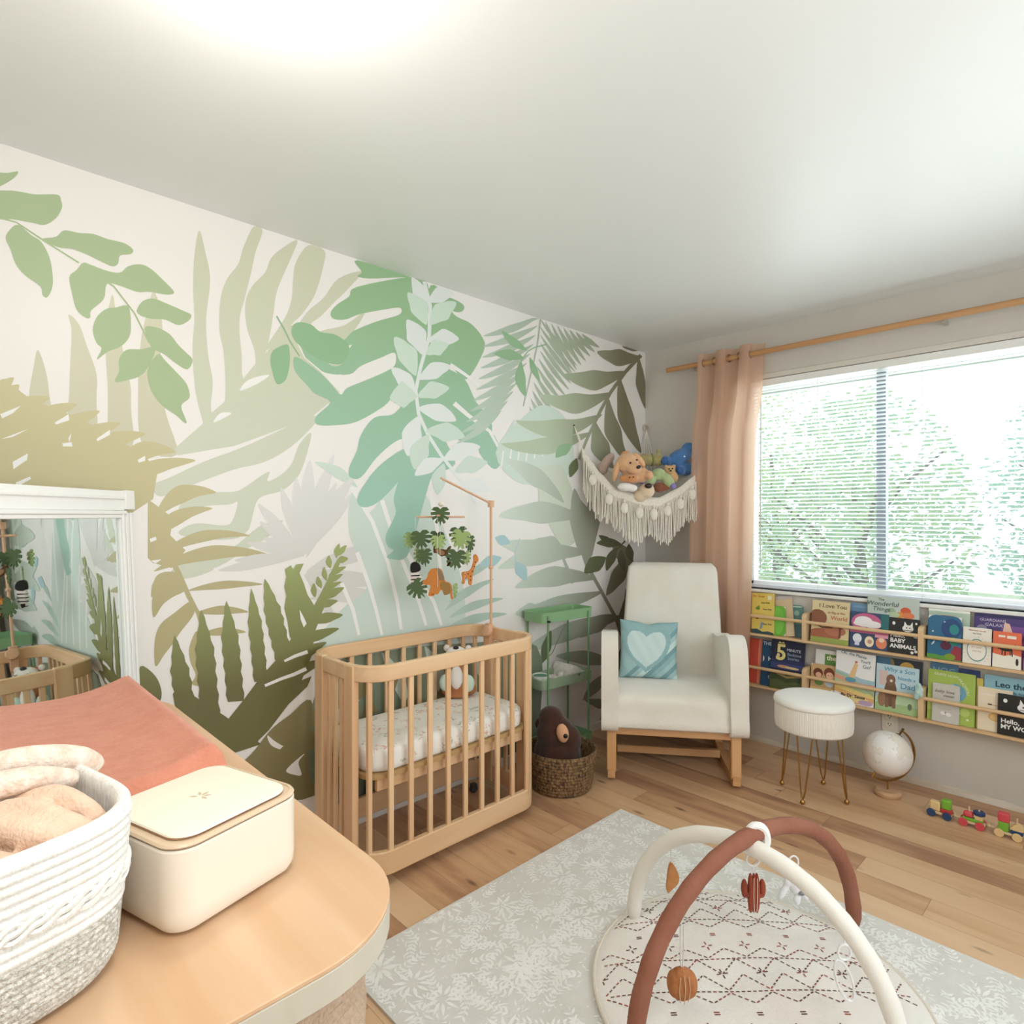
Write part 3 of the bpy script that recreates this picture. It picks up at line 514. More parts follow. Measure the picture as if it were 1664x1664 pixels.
# oak-hickory plank floor
fm = bpy.data.materials.new('plank_floor'); fm.use_nodes = True; nt = fm.node_tree; N = nt.nodes; L = nt.links; pb = N['Principled BSDF']
def nd(t, **k):
    n = N.new(t)
    for a, b in k.items(): setattr(n, a, b)
    return n
def mth(op, a, b=None, c=None):
    n = N.new('ShaderNodeMath'); n.operation = op
    for i, x in enumerate((a, b, c)):
        if x is None: continue
        if isinstance(x, (int, float)): n.inputs[i].default_value = x
        else: L.new(x, n.inputs[i])
    return n.outputs[0]
tc = nd('ShaderNodeTexCoord'); sx = nd('ShaderNodeSeparateXYZ'); L.new(tc.outputs['Object'], sx.inputs[0])
PW = .127
yy = mth('DIVIDE', sx.outputs[1], PW); row = mth('FLOOR', yy)
wn = nd('ShaderNodeTexWhiteNoise', noise_dimensions='1D'); L.new(row, wn.inputs['W'])
xx = mth('ADD', mth('DIVIDE', sx.outputs[0], 1.15), mth('MULTIPLY', wn.outputs[0], 7.3)); col = mth('FLOOR', xx)
cx = nd('ShaderNodeCombineXYZ'); L.new(row, cx.inputs[0]); L.new(col, cx.inputs[1])
wn2 = nd('ShaderNodeTexWhiteNoise', noise_dimensions='2D'); L.new(cx.outputs[0], wn2.inputs['Vector'])
mp = nd('ShaderNodeMapping'); mp.inputs['Scale'].default_value = (1.3, 9, 1); L.new(tc.outputs['Object'], mp.inputs[0])
ad = nd('ShaderNodeVectorMath', operation='ADD'); L.new(mp.outputs[0], ad.inputs[0])
sc = nd('ShaderNodeVectorMath', operation='SCALE'); sc.inputs[3].default_value = 40; L.new(wn2.outputs['Color'], sc.inputs[0]); L.new(sc.outputs[0], ad.inputs[1])
n1 = nd('ShaderNodeTexNoise'); n1.inputs['Scale'].default_value = 1.4; n1.inputs['Detail'].default_value = 5; n1.inputs['Roughness'].default_value = .6; n1.inputs['Distortion'].default_value = .6; L.new(ad.outputs[0], n1.inputs['Vector'])
val = mth('ADD', mth('MULTIPLY', wn2.outputs[0], .5), mth('MULTIPLY', n1.outputs[0], .62))
cr = nd('ShaderNodeValToRGB'); el = cr.color_ramp.elements
el[0].position = .20; el[0].color = lin('E2C19C'); el[1].position = .98; el[1].color = lin('936852')
for p, h in ((.45, 'DBB58E'), (.60, 'CFA67F'), (.70, 'C29772'), (.82, 'AA7F62')): e = el.new(p); e.color = lin(h)
L.new(val, cr.inputs[0])
# knots
mp3 = nd('ShaderNodeMapping'); mp3.inputs['Scale'].default_value = (3.0, 6.2, 1); L.new(ad.outputs[0], mp3.inputs[0])
mp3.inputs['Scale'].default_value = (2.3, 1.0, 1)
vo = nd('ShaderNodeTexVoronoi'); vo.inputs['Scale'].default_value = 1.0; L.new(mp3.outputs[0], vo.inputs['Vector'])
kn = nd('ShaderNodeValToRGB'); kn.color_ramp.elements[0].position = .03; kn.color_ramp.elements[0].color = (1, 1, 1, 1); kn.color_ramp.elements[1].position = .12; kn.color_ramp.elements[1].color = (0, 0, 0, 1)
L.new(vo.outputs['Distance'], kn.inputs[0])
mx = nd('ShaderNodeMix', data_type='RGBA'); L.new(mth('MULTIPLY', kn.outputs[0], .75), mx.inputs[0]); L.new(cr.outputs[0], mx.inputs[6]); mx.inputs[7].default_value = lin('4E3020')
# seams
fy = mth('FRACT', yy); fx = mth('FRACT', xx)
s1 = mth('LESS_THAN', mth('MINIMUM', fy, mth('SUBTRACT', 1, fy)), .008); s2_ = mth('LESS_THAN', mth('MINIMUM', fx, mth('SUBTRACT', 1, fx)), .0012)
mx2 = nd('ShaderNodeMix', data_type='RGBA'); L.new(mth('MULTIPLY', mth('MAXIMUM', s1, s2_), .45), mx2.inputs[0]); L.new(mx.outputs[2], mx2.inputs[6]); mx2.inputs[7].default_value = lin('6B452C')
L.new(mx2.outputs[2], pb.inputs['Base Color']); pb.inputs['Roughness'].default_value = .38
MB().box(0, RX, RY, 0, -.05, 0).build('floor', fm, smooth=0)['kind'] = 'structure'
ceil_m = mat('EBEDEB', .40, bump=.05, bs=3, spec=.45)
wall_m = mat('D1CCC4', .75, var='CCC7BF', vs=3, bump=.15, bs=90)
struct(MB().box(0, RX, RY, 0, H, H+.06).build('ceiling', ceil_m, smooth=0))
WX0, WX1, WZ0, WZ1 = .69, 2.62, .900, 2.13
b = MB()
b.box(-.12, WX0, 0, .14, 0, H); b.box(WX1, RX+.12, 0, .14, 0, H); b.box(WX0, WX1, 0, .14, 0, WZ0); b.box(WX0, WX1, 0, .14, WZ1, H)
struct(b.build('wall_back', wall_m, smooth=0))
b = MB()
b.box(RX, RX+.12, RY, -3.0, 0, H); b.box(RX, RX+.12, -1.0, 0, 0, H); b.box(RX, RX+.12, -3.0, -1.0, 0, .7); b.box(RX, RX+.12, -3.0, -1.0, 2.2, H)
struct(b.build('wall_right', wall_m, smooth=0))
struct(MB().box(-.12, RX+.12, RY-.12, RY, 0, H).build('wall_front', wall_m, smooth=0))
# unseen window added in the right wall to let in fill light
fr = MB()
for y in (-3.0, -2.0, -1.04): fr.box(RX+.03, RX+.08, y, y+.04, .7, 2.2)
fr.box(RX+.03, RX+.08, -3, -1, .7, .74); fr.box(RX+.03, RX+.08, -3, -1, 2.16, 2.2)
o = struct(fr.build('fill_window', mat('EEEDE8', .4), bevel=.004))
# mural wall
GC = {'sage2': ('D3D1BA', 'C9C6AB', 'z', 2.2, 1.5), 'sage': ('CCCDB5', 'CBD0BC', 'z', 2.3, 1.4), 'white': ('EDEBE7', 'EDEBE7', 'z', 2, 1), 'tan': ('C9C096', 'B3A87C', 'z', 1.7, 1.0),
 'grey': ('DFDEDC', 'D4D2CC', 'z', 1.6, 1.1), 'mint': ('CEDFCF', 'C9D6CD', 'z', 2.2, .9), 'green2': ('ABC6B8', 'B4C9BC', 'z', 1.4, .8), 'green': ('97B98F', '9DC5B4', 'z', 2.25, 1.3),
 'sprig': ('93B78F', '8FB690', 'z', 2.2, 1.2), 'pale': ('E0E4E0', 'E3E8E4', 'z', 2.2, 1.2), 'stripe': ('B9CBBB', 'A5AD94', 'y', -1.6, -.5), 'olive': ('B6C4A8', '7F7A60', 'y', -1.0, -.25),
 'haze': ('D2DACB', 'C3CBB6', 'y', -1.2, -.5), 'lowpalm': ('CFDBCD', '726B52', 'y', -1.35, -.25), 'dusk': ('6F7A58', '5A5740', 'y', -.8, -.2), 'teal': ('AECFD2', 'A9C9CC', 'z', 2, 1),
 'fern': ('A3AF6E', '6E6B42', 'z', 1.25, .70), 'tan2': ('9B9068', '7E7550', 'z', .9, .2), 'greyleaf': ('8E9A84', '6F7A66', 'z', .8, .2), 'leafgreen': ('AABB93', 'A6BA90', 'z', 2.3, 1.8)}
def muralmat(g):
    h1, h2, ax, a, b_ = GC[g]
    m = bpy.data.materials.new('mural_'+g); m.use_nodes = True; nt = m.node_tree; N = nt.nodes; L = nt.links; p = N['Principled BSDF']
    p.inputs['Roughness'].default_value = .42; p.inputs['Specular IOR Level'].default_value = .4
    tc = N.new('ShaderNodeTexCoord'); s = N.new('ShaderNodeSeparateXYZ'); L.new(tc.outputs['Object'], s.inputs[0])
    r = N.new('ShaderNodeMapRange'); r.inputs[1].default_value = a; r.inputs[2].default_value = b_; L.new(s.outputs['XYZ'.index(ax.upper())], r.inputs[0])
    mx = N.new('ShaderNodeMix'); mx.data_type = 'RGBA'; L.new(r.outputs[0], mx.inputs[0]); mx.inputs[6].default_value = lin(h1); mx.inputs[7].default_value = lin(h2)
    L.new(mx.outputs[2], p.inputs['Base Color'])
    return m
MD_ = MD.replace('\n\n', '\n').split('\n')
names = list(MG)
b = MB(); b.cur = len(names); b.box(-.12, 0, RY, 0, 0, H)
x = .0004
for ln in MD_:
    q = [int(t) for t in ln.split(',')]; g, sm = q[0], q[1]
    pts = [(-q[i]/1000, q[i+1]/1000) for i in range(2, len(q), 2)]
    if sm: pts = spline(pts, 4)
    pts = [(min(-.001, max(RY+.001, a)), min(H-.001, max(.001, c))) for a, c in pts]
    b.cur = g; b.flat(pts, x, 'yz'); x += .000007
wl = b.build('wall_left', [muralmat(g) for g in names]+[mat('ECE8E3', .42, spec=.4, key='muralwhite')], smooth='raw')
struct(wl)
# exposed gap strip at the foot of the window wall
random.seed(3)
pts = [(0, 0)]
xx_ = 0
top = []
while xx_ < RX: top.append((xx_, .028+random.uniform(-.006, .008))); xx_ += random.uniform(.03, .09)
pts = [(0, .001)]+top+[(RX, .001)]
struct(MB().prism(pts[::-1], -.004, -.0005, 'xz').build('baseboard_back', mat('E6DFD2', .9, var='CDBFA8', vs=14, stretch=(.4, 1, 1)), smooth=0))
struct(MB().box(.0, .012, RY, 0, .0, .05).build('baseboard_left', mat('E4DFD6', .5), bevel=.003))
struct(MB().box(0, RX, RY, RY+.012, 0, .08).build('baseboard_front', mat('ECEAE4', .5), bevel=.003))
struct(MB().box(RX-.012, RX, RY, 0, 0, .08).build('baseboard_right', mat('ECEAE4', .5), bevel=.003))
# ------------------------------------------------------------------ window
wt = mat('F1F0EC', .4)
f = MB()
f.box(WX0, WX1, .05, .11, WZ0, WZ0+.045); f.box(WX0, WX1, .05, .11, WZ1-.045, WZ1); f.box(WX0, WX0+.045, .05, .11, WZ0, WZ1); f.box(WX1-.045, WX1, .05, .11, WZ0, WZ1)
win = struct(f.build('window_1', wt, bevel=.004))
MB().box(1.385, 1.43, .055, .10, WZ0+.04, WZ1-.04).build('mullion', mat('8E949E', .5), win, bevel=.003)
for a, c in ((WX0+.045, 1.385), (1.43, WX1-.045)):
    MB().box(a, c, .078, .082, WZ0+.045, WZ1-.045).build('glass_pane', mat('FFFFFF', .02, key='glass', alpha=.06), win, smooth=0)
struct(MB().box(WX0-.02, WX1+.02, -.022, .05, WZ0-.018, WZ0).build('trim_1', wt, bevel=.004))
struct(MB().box(WX0-.0, WX1+.0, -.006, .0, WZ1, WZ1+.03).build('trim_2', mat('D8D2C8', .5), bevel=.002))
# blind
bl = thing('window_blind', 'white horizontal slat blind lowered over the wide window', 'blind', (0, 0, 0))
m_sl = mat('F7F9F9', .35, trans=.5)
sl = MB(); z = WZ1-.05; X0, X1 = WX0+.012, WX1-.012
while z > WZ0+.035:
    M = Matrix.Translation((0, .025, z)) @ Matrix.Rotation(math.radians(-14), 4, 'X')
    sl.box(X0, X1, -.0125, .0125, -.0006, .0006, M); z -= .0205
sl.build('slats', m_sl, bl, smooth=0)
MB().box(X0, X1, .0, .045, WZ1-.04, WZ1-.002).build('headrail', wt, bl, bevel=.003)
MB().box(X0, X1, .012, .038, WZ0+.006, WZ0+.026).build('bottom_rail', mat('DDE2EC', .4), bl, bevel=.004)
for xc in (1.11, 1.60, 2.15):
    c = MB(); c.tube([(xc, .010, WZ0+.02), (xc, .010, WZ1-.03)], .0011, 5); c.tube([(xc, .040, WZ0+.02), (xc, .040, WZ1-.03)], .0011, 5); c.build('ladder_cord', mat('DCD9D2', .7), bl)
MB().tube([(.80, -.004, WZ1-.04), (.797, -.006, 1.02)], .003, 6).build('tilt_wand', mat('C8C6BE', .3), bl)
# outdoors
struct(MB().box(-8, 12, .15, 14, -.5, -.45).build('ground_outdoors', mat('B9C9A0', .9, var='A3B58A', vs=2), smooth=0))
struct(MB().box(-1, 5, .14, 1.25, 2.28, 2.40).build('trim_3', mat('C9CCC9', .8), smooth=0))
def tree(x, y, h, r, n, c1, c2, label, seed, zc=None):
    random.seed(seed)
    t = thing('garden_tree', label, 'tree', (x, y, -.45))
    tk = MB(); tk.tube([(0, 0, 0), (.05, .02, h*.4), (-.03, 0, h*.75)], [.07, .05, .02], 7)
    for i in range(7):
        a = random.uniform(0, 2*PI); z0 = h*random.uniform(.25, .6)
        tk.tube([(0, 0, z0), (r*.4*math.cos(a), r*.4*math.sin(a), z0+h*.15), (r*.8*math.cos(a), r*.8*math.sin(a), z0+h*.25)], [.03, .02, .008], 5)
    tk.build('trunk', mat('7E7668', .9), t)
    lf = MB()
    for i in range(n):
        while True:
            p = Vector((random.uniform(-1, 1), random.uniform(-1, 1), random.uniform(-1, 1)))
            if p.length < 1 and (math.sin(p.x*7+seed)+math.cos(p.y*8)+math.sin(p.z*9)) > -.6: break
        c = Vector((p.x*r, p.y*r, h*.62+p.z*h*.42)); a = random.uniform(0, 6.3); e = random.uniform(-1, 1); s_ = random.uniform(.025, .055)
        u = Vector((math.cos(a), math.sin(a), e)).normalized(); v = u.orthogonal().normalized(); w_ = u.cross(v)*.15
        lf.cur = random.randint(0, 1)
        lf.add([c-u*s_, c-v*s_*.45+w_*s_, c+u*s_, c+v*s_*.45+w_*s_], [(0, 1, 2, 3)])
    lf.build('foliage', [mat(c1, .6, trans=.4), mat(c2, .6, trans=.4)], t, smooth=0)
tree(.75, 1.9, 2.7, .8, 3800, 'C9DDB0', 'B4D2B4', 'bushy tree left of the window mullion, seen through the blind', 2)
tree(2.1, 4.4, 3.0, 1.0, 3400, 'BDD6BC', 'A9CCBC', 'pale tree outside right of the window mullion, seen through the blind', 5)
tree(-.9, 4.2, 3.4, 1.1, 3000, 'D2E2A8', 'BFD8AE', 'yellow-green tree at the far left outside the window, beside the curtain', 9)
tree(2.7, 2.3, 1.6, .6, 2200, 'B2D0CA', 'A6C6CA', 'low bluish shrub outside the lower right of the window', 11)
# ceiling lamp (above the picture's top edge)
cl = thing('ceiling_light', 'round flush ceiling light over the changing dresser end of the room', 'lamp', (1.25, -3.12, 2.44))
MB().lathe([(.16, 0), (.16, -.02), (.15, -.025)], n=32).build('base', mat('C9C5BC', .3, metal=.6), cl)
MB().lathe([(.148, -.022), (.145, -.05), (.12, -.085), (.07, -.105), (.01, -.11)], n=32).build('shade', mat('FFF6E8', .4, emit=2.2), cl)
# ------------------------------------------------------------------ furniture
pine = wood('EAC79E', 'DEB287', 'z'); pine_x = wood('EAC79E', 'DDB185', 'y', 12)
# crib
CX0, CX1, CY0, CY1, CT = .022, .483, -2.435, -1.535, .795
crib = thing('crib', 'pale pine mini crib with rounded corners standing against the leaf mural', 'crib')
def side_path(sgn, n=8):
    r = .11; xo = CX1 if sgn > 0 else CX0; xi = xo-sgn*.135; pts = [(xi, CY0+.011)]
    for i in range(n+1):
        a = PI/2*i/n; pts.append((xo-sgn*(r+.0)+sgn*r*math.sin(a), CY0+.011+r-r*math.cos(a)))
    for i in range(n+1):
        a = PI/2*i/n; pts.append((xo-sgn*r+sgn*r*math.cos(a), CY1-.011-r+r*math.sin(a)))
    pts.append((xi, CY1-.011))
    return [(x-sgn*.011, y) for x, y in pts]
def band(path, z0, z1, th):
    b = MB(); n = len(path); L_ = []; R_ = []
    for i, p in enumerate(path):
        a = path[max(0, i-1)]; c = path[min(n-1, i+1)]; l = math.hypot(c[0]-a[0], c[1]-a[1]) or 1
        nx, ny = -(c[1]-a[1])/l*th/2, (c[0]-a[0])/l*th/2
        L_.append((p[0]+nx, p[1]+ny)); R_.append((p[0]-nx, p[1]-ny))
    vs = []
    for i in range(n): vs += [(*L_[i], z0), (*R_[i], z0), (*R_[i], z1), (*L_[i], z1)]
    fs = [(0, 1, 2, 3), tuple((n-1)*4+k for k in (3, 2, 1, 0))]
    for i in range(n-1):
        for k in range(4): fs.append((i*4+k, (i+1)*4+k, (i+1)*4+(k+1) % 4, i*4+(k+1) % 4))
    return b.add(vs, fs)
for sgn, nm in ((1, 'front'), (-1, 'back')):
    p = side_path(sgn)
    band(p, CT-.058, CT, .024).build('top_rail', pine_x, crib, bevel=.004, seg=2)
    band(p, .042, .128, .024).build('bottom_rail', pine_x, crib, bevel=.004, seg=2)
    xo = (CX1 if sgn > 0 else CX0)-sgn*.011
    ys = [-2.323+i*.0870 for i in range(8)]+[-1.627]
    for y in ys:
        MB().box(xo-.007, xo+.007, y-.0105, y+.0105, .12, CT-.05).build('slat', pine, crib, bevel=.003)
    for yy, k in ((CY0+.043, 1), (CY1-.043, -1)):
        MB().box(xo-sgn*.032-.009, xo-sgn*.032+.009, yy-.009, yy+.009, .12, CT-.05).build('slat', pine, crib, bevel=.003)
for yy in (CY0+.012, CY1-.012):
    MB().box(CX0+.10, CX1-.10, yy-.011, yy+.011, CT-.062, CT-.004).build('end_rail', pine_x, crib, bevel=.004)
    MB().box(CX0+.10, CX1-.10, yy-.011, yy+.011, .05, .125).build('end_rail', pine_x, crib, bevel=.004)
    for xx in (CX0+.115, CX1-.115):
        MB().box(xx-.032, xx+.032, yy-.014, yy+.014, .042, CT-.002).build('post', pine, crib, bevel=.006, seg=3)
    for xx in (.205, .2525, .30):
        MB().box(xx-.0105, xx+.0105, yy-.007, yy+.007, .12, CT-.05).build('slat', pine, crib, bevel=.003)
MB().prism(rrect(CX0+.035, CX1-.035, CY0+.04, CY1-.04, .08), .375, .392, 'xy').build('mattress_base', wood('C9A878', 'B89360', 'y'), crib)
MB().box(CX0+.05, CX0+.07, CY0+.05, CY1-.05, .31, .375).box(CX1-.07, CX1-.05, CY0+.08, CY1-.08, .33, .375).build('base_rail', pine_x, crib, bevel=.003)
for xx in (CX0+.10, CX1-.07):
    for yy in (CY0+.10, CY1-.10):
        c = thing  # caster
        m_ = MB(); m_.lathe([(.006, -.009), (.018, -.009), (.019, 0), (.018, .009), (.006, .009)], n=18, M=Matrix.Translation((xx, yy, .0185)) @ Matrix.Rotation(PI/2, 4, 'Y'))
        m_.box(xx-.012, xx+.012, yy-.012, yy+.012, .03, .043); m_.build('caster', mat('3A3836', .5), crib)
# crib mattress
def rcoord(u, r): return u
mt = MB()
ox = rrect(CX0+.042, CX1-.042, CY0+.048, CY1-.048, .085, 8); cxm, cym = (CX0+CX1)/2, (CY0+CY1)/2
def ring(k, z): return [(cxm+(x-cxm)*(1-k/.21), cym+(y-cym)*(1-k/.43), z) for x, y in ox]
rings = [ring(.012, .393), ring(.002, .402), ring(0, .42), ring(0, .45), ring(.003, .466), ring(.012, .477), ring(.03, .482), ring(.10, .485), ring(.18, .486)]
vs = [p for r in rings for p in r]; n = len(ox); fs = [(i*n+j, i*n+(j+1) % n, (i+1)*n+(j+1) % n, (i+1)*n+j) for i in range(len(rings)-1) for j in range(n)]
fs += [tuple(range(n))[::-1], tuple((len(rings)-1)*n+j for j in range(n))]
mt.add(vs, fs)
# floral specks on the sheet
sheet = bpy.data.materials.new('floral_sheet'); sheet.use_nodes = True; nt = sheet.node_tree; N = nt.nodes; L = nt.links
tcn = N.new('ShaderNodeTexCoord'); v = N.new('ShaderNodeTexVoronoi'); v.inputs['Scale'].default_value = 13; v.inputs['Randomness'].default_value = .8; L.new(tcn.outputs['Object'], v.inputs['Vector'])
nz = N.new('ShaderNodeTexNoise'); nz.inputs['Scale'].default_value = 75; nz.inputs['Detail'].default_value = 3; L.new(tcn.outputs['Object'], nz.inputs['Vector'])
a1 = N.new('ShaderNodeMath'); a1.operation = 'LESS_THAN'; a1.inputs[1].default_value = .42; L.new(v.outputs['Distance'], a1.inputs[0])
a2 = N.new('ShaderNodeMath'); a2.operation = 'GREATER_THAN'; a2.inputs[1].default_value = .56; L.new(nz.outputs[0], a2.inputs[0])
a3 = N.new('ShaderNodeMath'); a3.operation = 'MULTIPLY'; L.new(a1.outputs[0], a3.inputs[0]); L.new(a2.outputs[0], a3.inputs[1])
a4 = N.new('ShaderNodeMath'); a4.operation = 'MULTIPLY'; a4.inputs[1].default_value = .75; L.new(a3.outputs[0], a4.inputs[0])
rp = N.new('ShaderNodeValToRGB'); rp.color_ramp.interpolation = 'CONSTANT'; rp.color_ramp.elements[0].color = lin('D9A08C'); rp.color_ramp.elements[1].position = .62; rp.color_ramp.elements[1].color = lin('A9B29A'); e_ = rp.color_ramp.elements.new(.35); e_.color = lin('E6C6A8')
L.new(v.outputs['Color'], rp.inputs[0]); mm = N.new('ShaderNodeMix'); mm.data_type = 'RGBA'; mm.inputs[6].default_value = lin('F3EFE8'); L.new(a4.outputs[0], mm.inputs[0]); L.new(rp.outputs[0], mm.inputs[7]); L.new(mm.outputs[2], N['Principled BSDF'].inputs['Base Color']); N['Principled BSDF'].inputs['Roughness'].default_value = .85
tag(mt.build('crib_mattress', sheet, smooth=80), 'thin mattress in a white floral sheet lying in the pine crib', 'mattress')
# changing dresser
DX0, DX1, DY0, DY1, DT = .50, 1.755, -3.62, -3.078, .850
dr = thing('changing_dresser', 'low oak-topped dresser with rounded ends and woven cane sides, in the left foreground', 'dresser')
oak = wood('E1BE9B', 'D2A982', 'x', 16, .4)
DP = rrect(DX0, DX1, DY0, DY1, .15, 12)
MB().prism(DP, DT-.006, DT, 'xy').build('tabletop', oak, dr, bevel=.002)
MB().prism(DP, DT-.040, DT-.0062, 'xy').build('top_edge', mat('CFC8B8', .5, var='C5BDAB', vs=14, stretch=(1, 1, .1)), dr, bevel=.003)
# cane body: horizontal woven rows round the rounded carcass
def inset(k): return rrect(DX0+k, DX1-k, DY0+k, DY1-k, .15-k, 16)
cane = MB(); rows = 46; z0, z1 = .09, DT-.041
base_o = inset(.035); res = []
per = []
for i in range(len(base_o)):
    a = base_o[i]; b_ = base_o[(i+1) % len(base_o)]; l = math.hypot(b_[0]-a[0], b_[1]-a[1]); k = max(1, int(l/.012))
    for j in range(k): per.append((a[0]+(b_[0]-a[0])*j/k, a[1]+(b_[1]-a[1])*j/k))
npr = len(per); vs = []; fs = []
cxx, cyy = (DX0+DX1)/2, (DY0+DY1)/2
for r_ in range(rows*2+1):
    z = z0+(z1-z0)*r_/(rows*2)
    for j, (x, y) in enumerate(per):
        a = per[j-1]; c = per[(j+1) % npr]; l = math.hypot(c[0]-a[0], c[1]-a[1]); nx, ny = (c[1]-a[1])/l, -(c[0]-a[0])/l
        k = (.0050 if r_ % 2 else -.0030)*(1+.3*math.sin(j*2.1+r_))+.0012*math.sin(j*PI+((r_//2) % 2)*PI)
        vs.append((x+nx*k, y+ny*k, z+.0015*math.sin(j*.9+r_)))
for r_ in range(rows*2):
    for j in range(npr): fs.append((r_*npr+j, r_*npr+(j+1) % npr, (r_+1)*npr+(j+1) % npr, (r_+1)*npr+j))
cane.add(vs, fs).build('cane_body', mat('CDB49B', .8, var='BFA48B', vs=170, bump=.5, bs=260), dr, smooth=60)
MB().prism(inset(.05), .05, .092, 'xy').build('plinth', oak, dr)
for x in (DX0+.14, DX1-.14):
    for y in (DY0+.12, DY1-.12):
        MB().lathe([(.014, 0), (.024, .052)], (x, y, 0), 16).build('foot', oak, dr)
# changing pad
def padz(v): return .895+.042*abs(2*v-1)**2.2
PX0, PX1, PY0, PY1 = .535, 1.225, -3.515, -3.142
pd = MB()
def padf(u, v):
    # u along x, v along y
    e = .055
    x = PX0+(PX1-PX0)*u; y = PY0+(PY1-PY0)*v
    eu = min(u, 1-u)*(PX1-PX0); ev = min(v, 1-v)*(PY1-PY0)
    def rr(t): t = min(1, t/.028); return math.sqrt(max(0, 1-(1-t)**2))
    k = min(rr(eu), rr(ev)); ripple = .0003*math.sin(x*160+6*math.sin(y*22))+.0005*math.sin(x*19+y*31)
    return (x, y, .852+(padz(v)+.012*math.sin(PI*u)*0+ripple-.852)*k)
us = [0, .004, .012, .024, .04]+[.04+.92*i/150 for i in range(1, 150)]+[.96, .976, .988, .996, 1]
vs_ = [0, .006, .02, .045, .075]+[.075+.85*i/60 for i in range(1, 60)]+[.925, .955, .98, .994, 1]
nu, nv = len(us), len(vs_)
pd.add([padf(u, v) for u in us for v in vs_], [(i*nv+j, (i+1)*nv+j, (i+1)*nv+j+1, i*nv+j+1) for i in range(nu-1) for j in range(nv-1)])
pd.add([(PX0, PY0, .851), (PX1, PY0, .851), (PX1, PY1, .851), (PX0, PY1, .851)], [(0, 1, 2, 3)])
terra = mat('DC9278', .9, var='D68A70', vs=25, bump=.55, bs=190, bstretch=(1, .6, 1), sheen=.2)
tag(pd.build('changing_pad', terra, smooth=70), 'terracotta muslin covered changing pad lying on the dresser top', 'changing pad')
# white lidded box
bx = thing('wipes_box', 'cream lidded wipes box standing on the dresser beside the rope basket', 'box', (1.497, -3.272, .850), math.radians(17))
cream = mat('EEE4D4', .32)
def rbox(hx, hy, r, levels):
    b = MB(); n = None; vs = []; 
    for k, z in levels:
        o = rrect(-hx+k, hx-k, -hy+k, hy-k, max(.004, r-k), 8); n = len(o); vs += [(x, y, z) for x, y in o]
    m = len(levels); fs = [(i*n+j, i*n+(j+1) % n, (i+1)*n+(j+1) % n, (i+1)*n+j) for i in range(m-1) for j in range(n)]
    fs += [tuple(range(n))[::-1], tuple((m-1)*n+j for j in range(n))]
    return b.add(vs, fs)
rbox(.092, .092, .032, [(.016, .0035), (.006, .007), (.001, .016), (0, .03), (0, .100), (.002, .102)]).build('body', cream, bx)
rbox(.090, .090, .031, [(.003, .102), (.003, .1045)]).build('seal_ring', mat('B08A6C', .5), bx)
rbox(.092, .092, .032, [(.001, .1045), (.0, .106), (.002, .1085), (.006, .109), (.0061, .1075)]).build('rim', mat('D9C0A2', .35), bx)
lid = rbox(.080, .080, .026, [(0, .109), (0, .1095)]); lid.build('lid_seam', mat('C9966E', .5), bx)
lid = rbox(.082, .080, .028, [(.002, .1098), (0, .1108), (.001, .1128), (.004, .1135)]).build('lid', mat('F6F0DC', .3), bx)
lf = MB()
for a in (0, 50, 100, 150, 215): 
    M = Matrix.Translation((0, 0, .1136)) @ Matrix.Rotation(math.radians(a), 4, 'Z')
    lf.flat([(0.002, 0), (.008, .0025), (.015, 0), (.008, -.0025)], 0, 'xy', M)
lf.build('leaf_emblem', mat('CDB79A', .5), lid.parent, smooth=0)
for x in (-.06, .06):
    for y in (-.06, .06): MB().lathe([(.008, 0), (.009, .004)], (x, y, .0), 12).build('foot', cream, bx)
# rope basket
rb = thing('rope_basket', 'white coiled rope basket full of blankets at the left edge of the dresser', 'basket', (1.528, -3.520, .851), math.radians(14))
R0, R1, hh = .128, .140, .172
def sq(a, r, n=3.6):
    k = (abs(math.cos(a))**n+abs(math.sin(a))**n)**(-1/n); return r*k*math.cos(a), r*k*math.sin(a)
def bwall(r_of, levels, mats_name, mm, nm):
    b = MB(); n = 120; vs = []
    for r, z in levels:
        for j in range(n): x, y = sq(2*PI*j/n, r); vs.append((x, y, z))
    m = len(levels); fs = [(i*n+j, i*n+(j+1) % n, (i+1)*n+(j+1) % n, (i+1)*n+j) for i in range(m-1) for j in range(n)]
    return b.add(vs, fs).build(nm, mm, rb, smooth=80)
bkm = mat('F1F0EC', .9, var='EAE7E0', vs=120, stretch=(1, 1, .3), bump=.6, bs=260, bstretch=(1, 1, .25))
bkg = mat('E9E6DF', .95, var='B9B4A8', vs=210, bump=1.0, bs=330)
def lev(z0, z1, nb, amp):
    L_ = []
    for i in range(nb*5+1):
        t = i/(nb*5); z = z0+(z1-z0)*t; r = R0+(R1-R0)*(z/hh)-max(0, .03-z)**2*16+amp*abs(math.sin(PI*t*nb)); L_.append((r, z))
    return L_
bwall(None, [(.02, .001), (.10, .001)]+lev(.004, .074, 11, .0016), '', bkg, 'speckled_base')
bwall(None, lev(.074, hh, 10, .0028)+[(R1+.001, hh+.004), (R1-.004, hh+.007), (R1-.010, hh+.004), (R1-.012, hh-.01), (R0-.012, .02), (.02, .012)], '', bkm, 'basket_wall')
br = MB()
for zz in (.104, .112):
    for ph in (0, PI):
        pts1 = []
        for i in range(260):
            a = 2*PI*i/260; r = R0+(R1-R0)*(zz/hh)+.0016+.0014*math.cos(i*.55+ph); x, y = sq(a, r); pts1.append((x, y, zz+.0042*math.sin(i*.55+ph)))
        br.tube(pts1, .0034, 6, closed=True)
br.build('braided_band', bkm, rb)
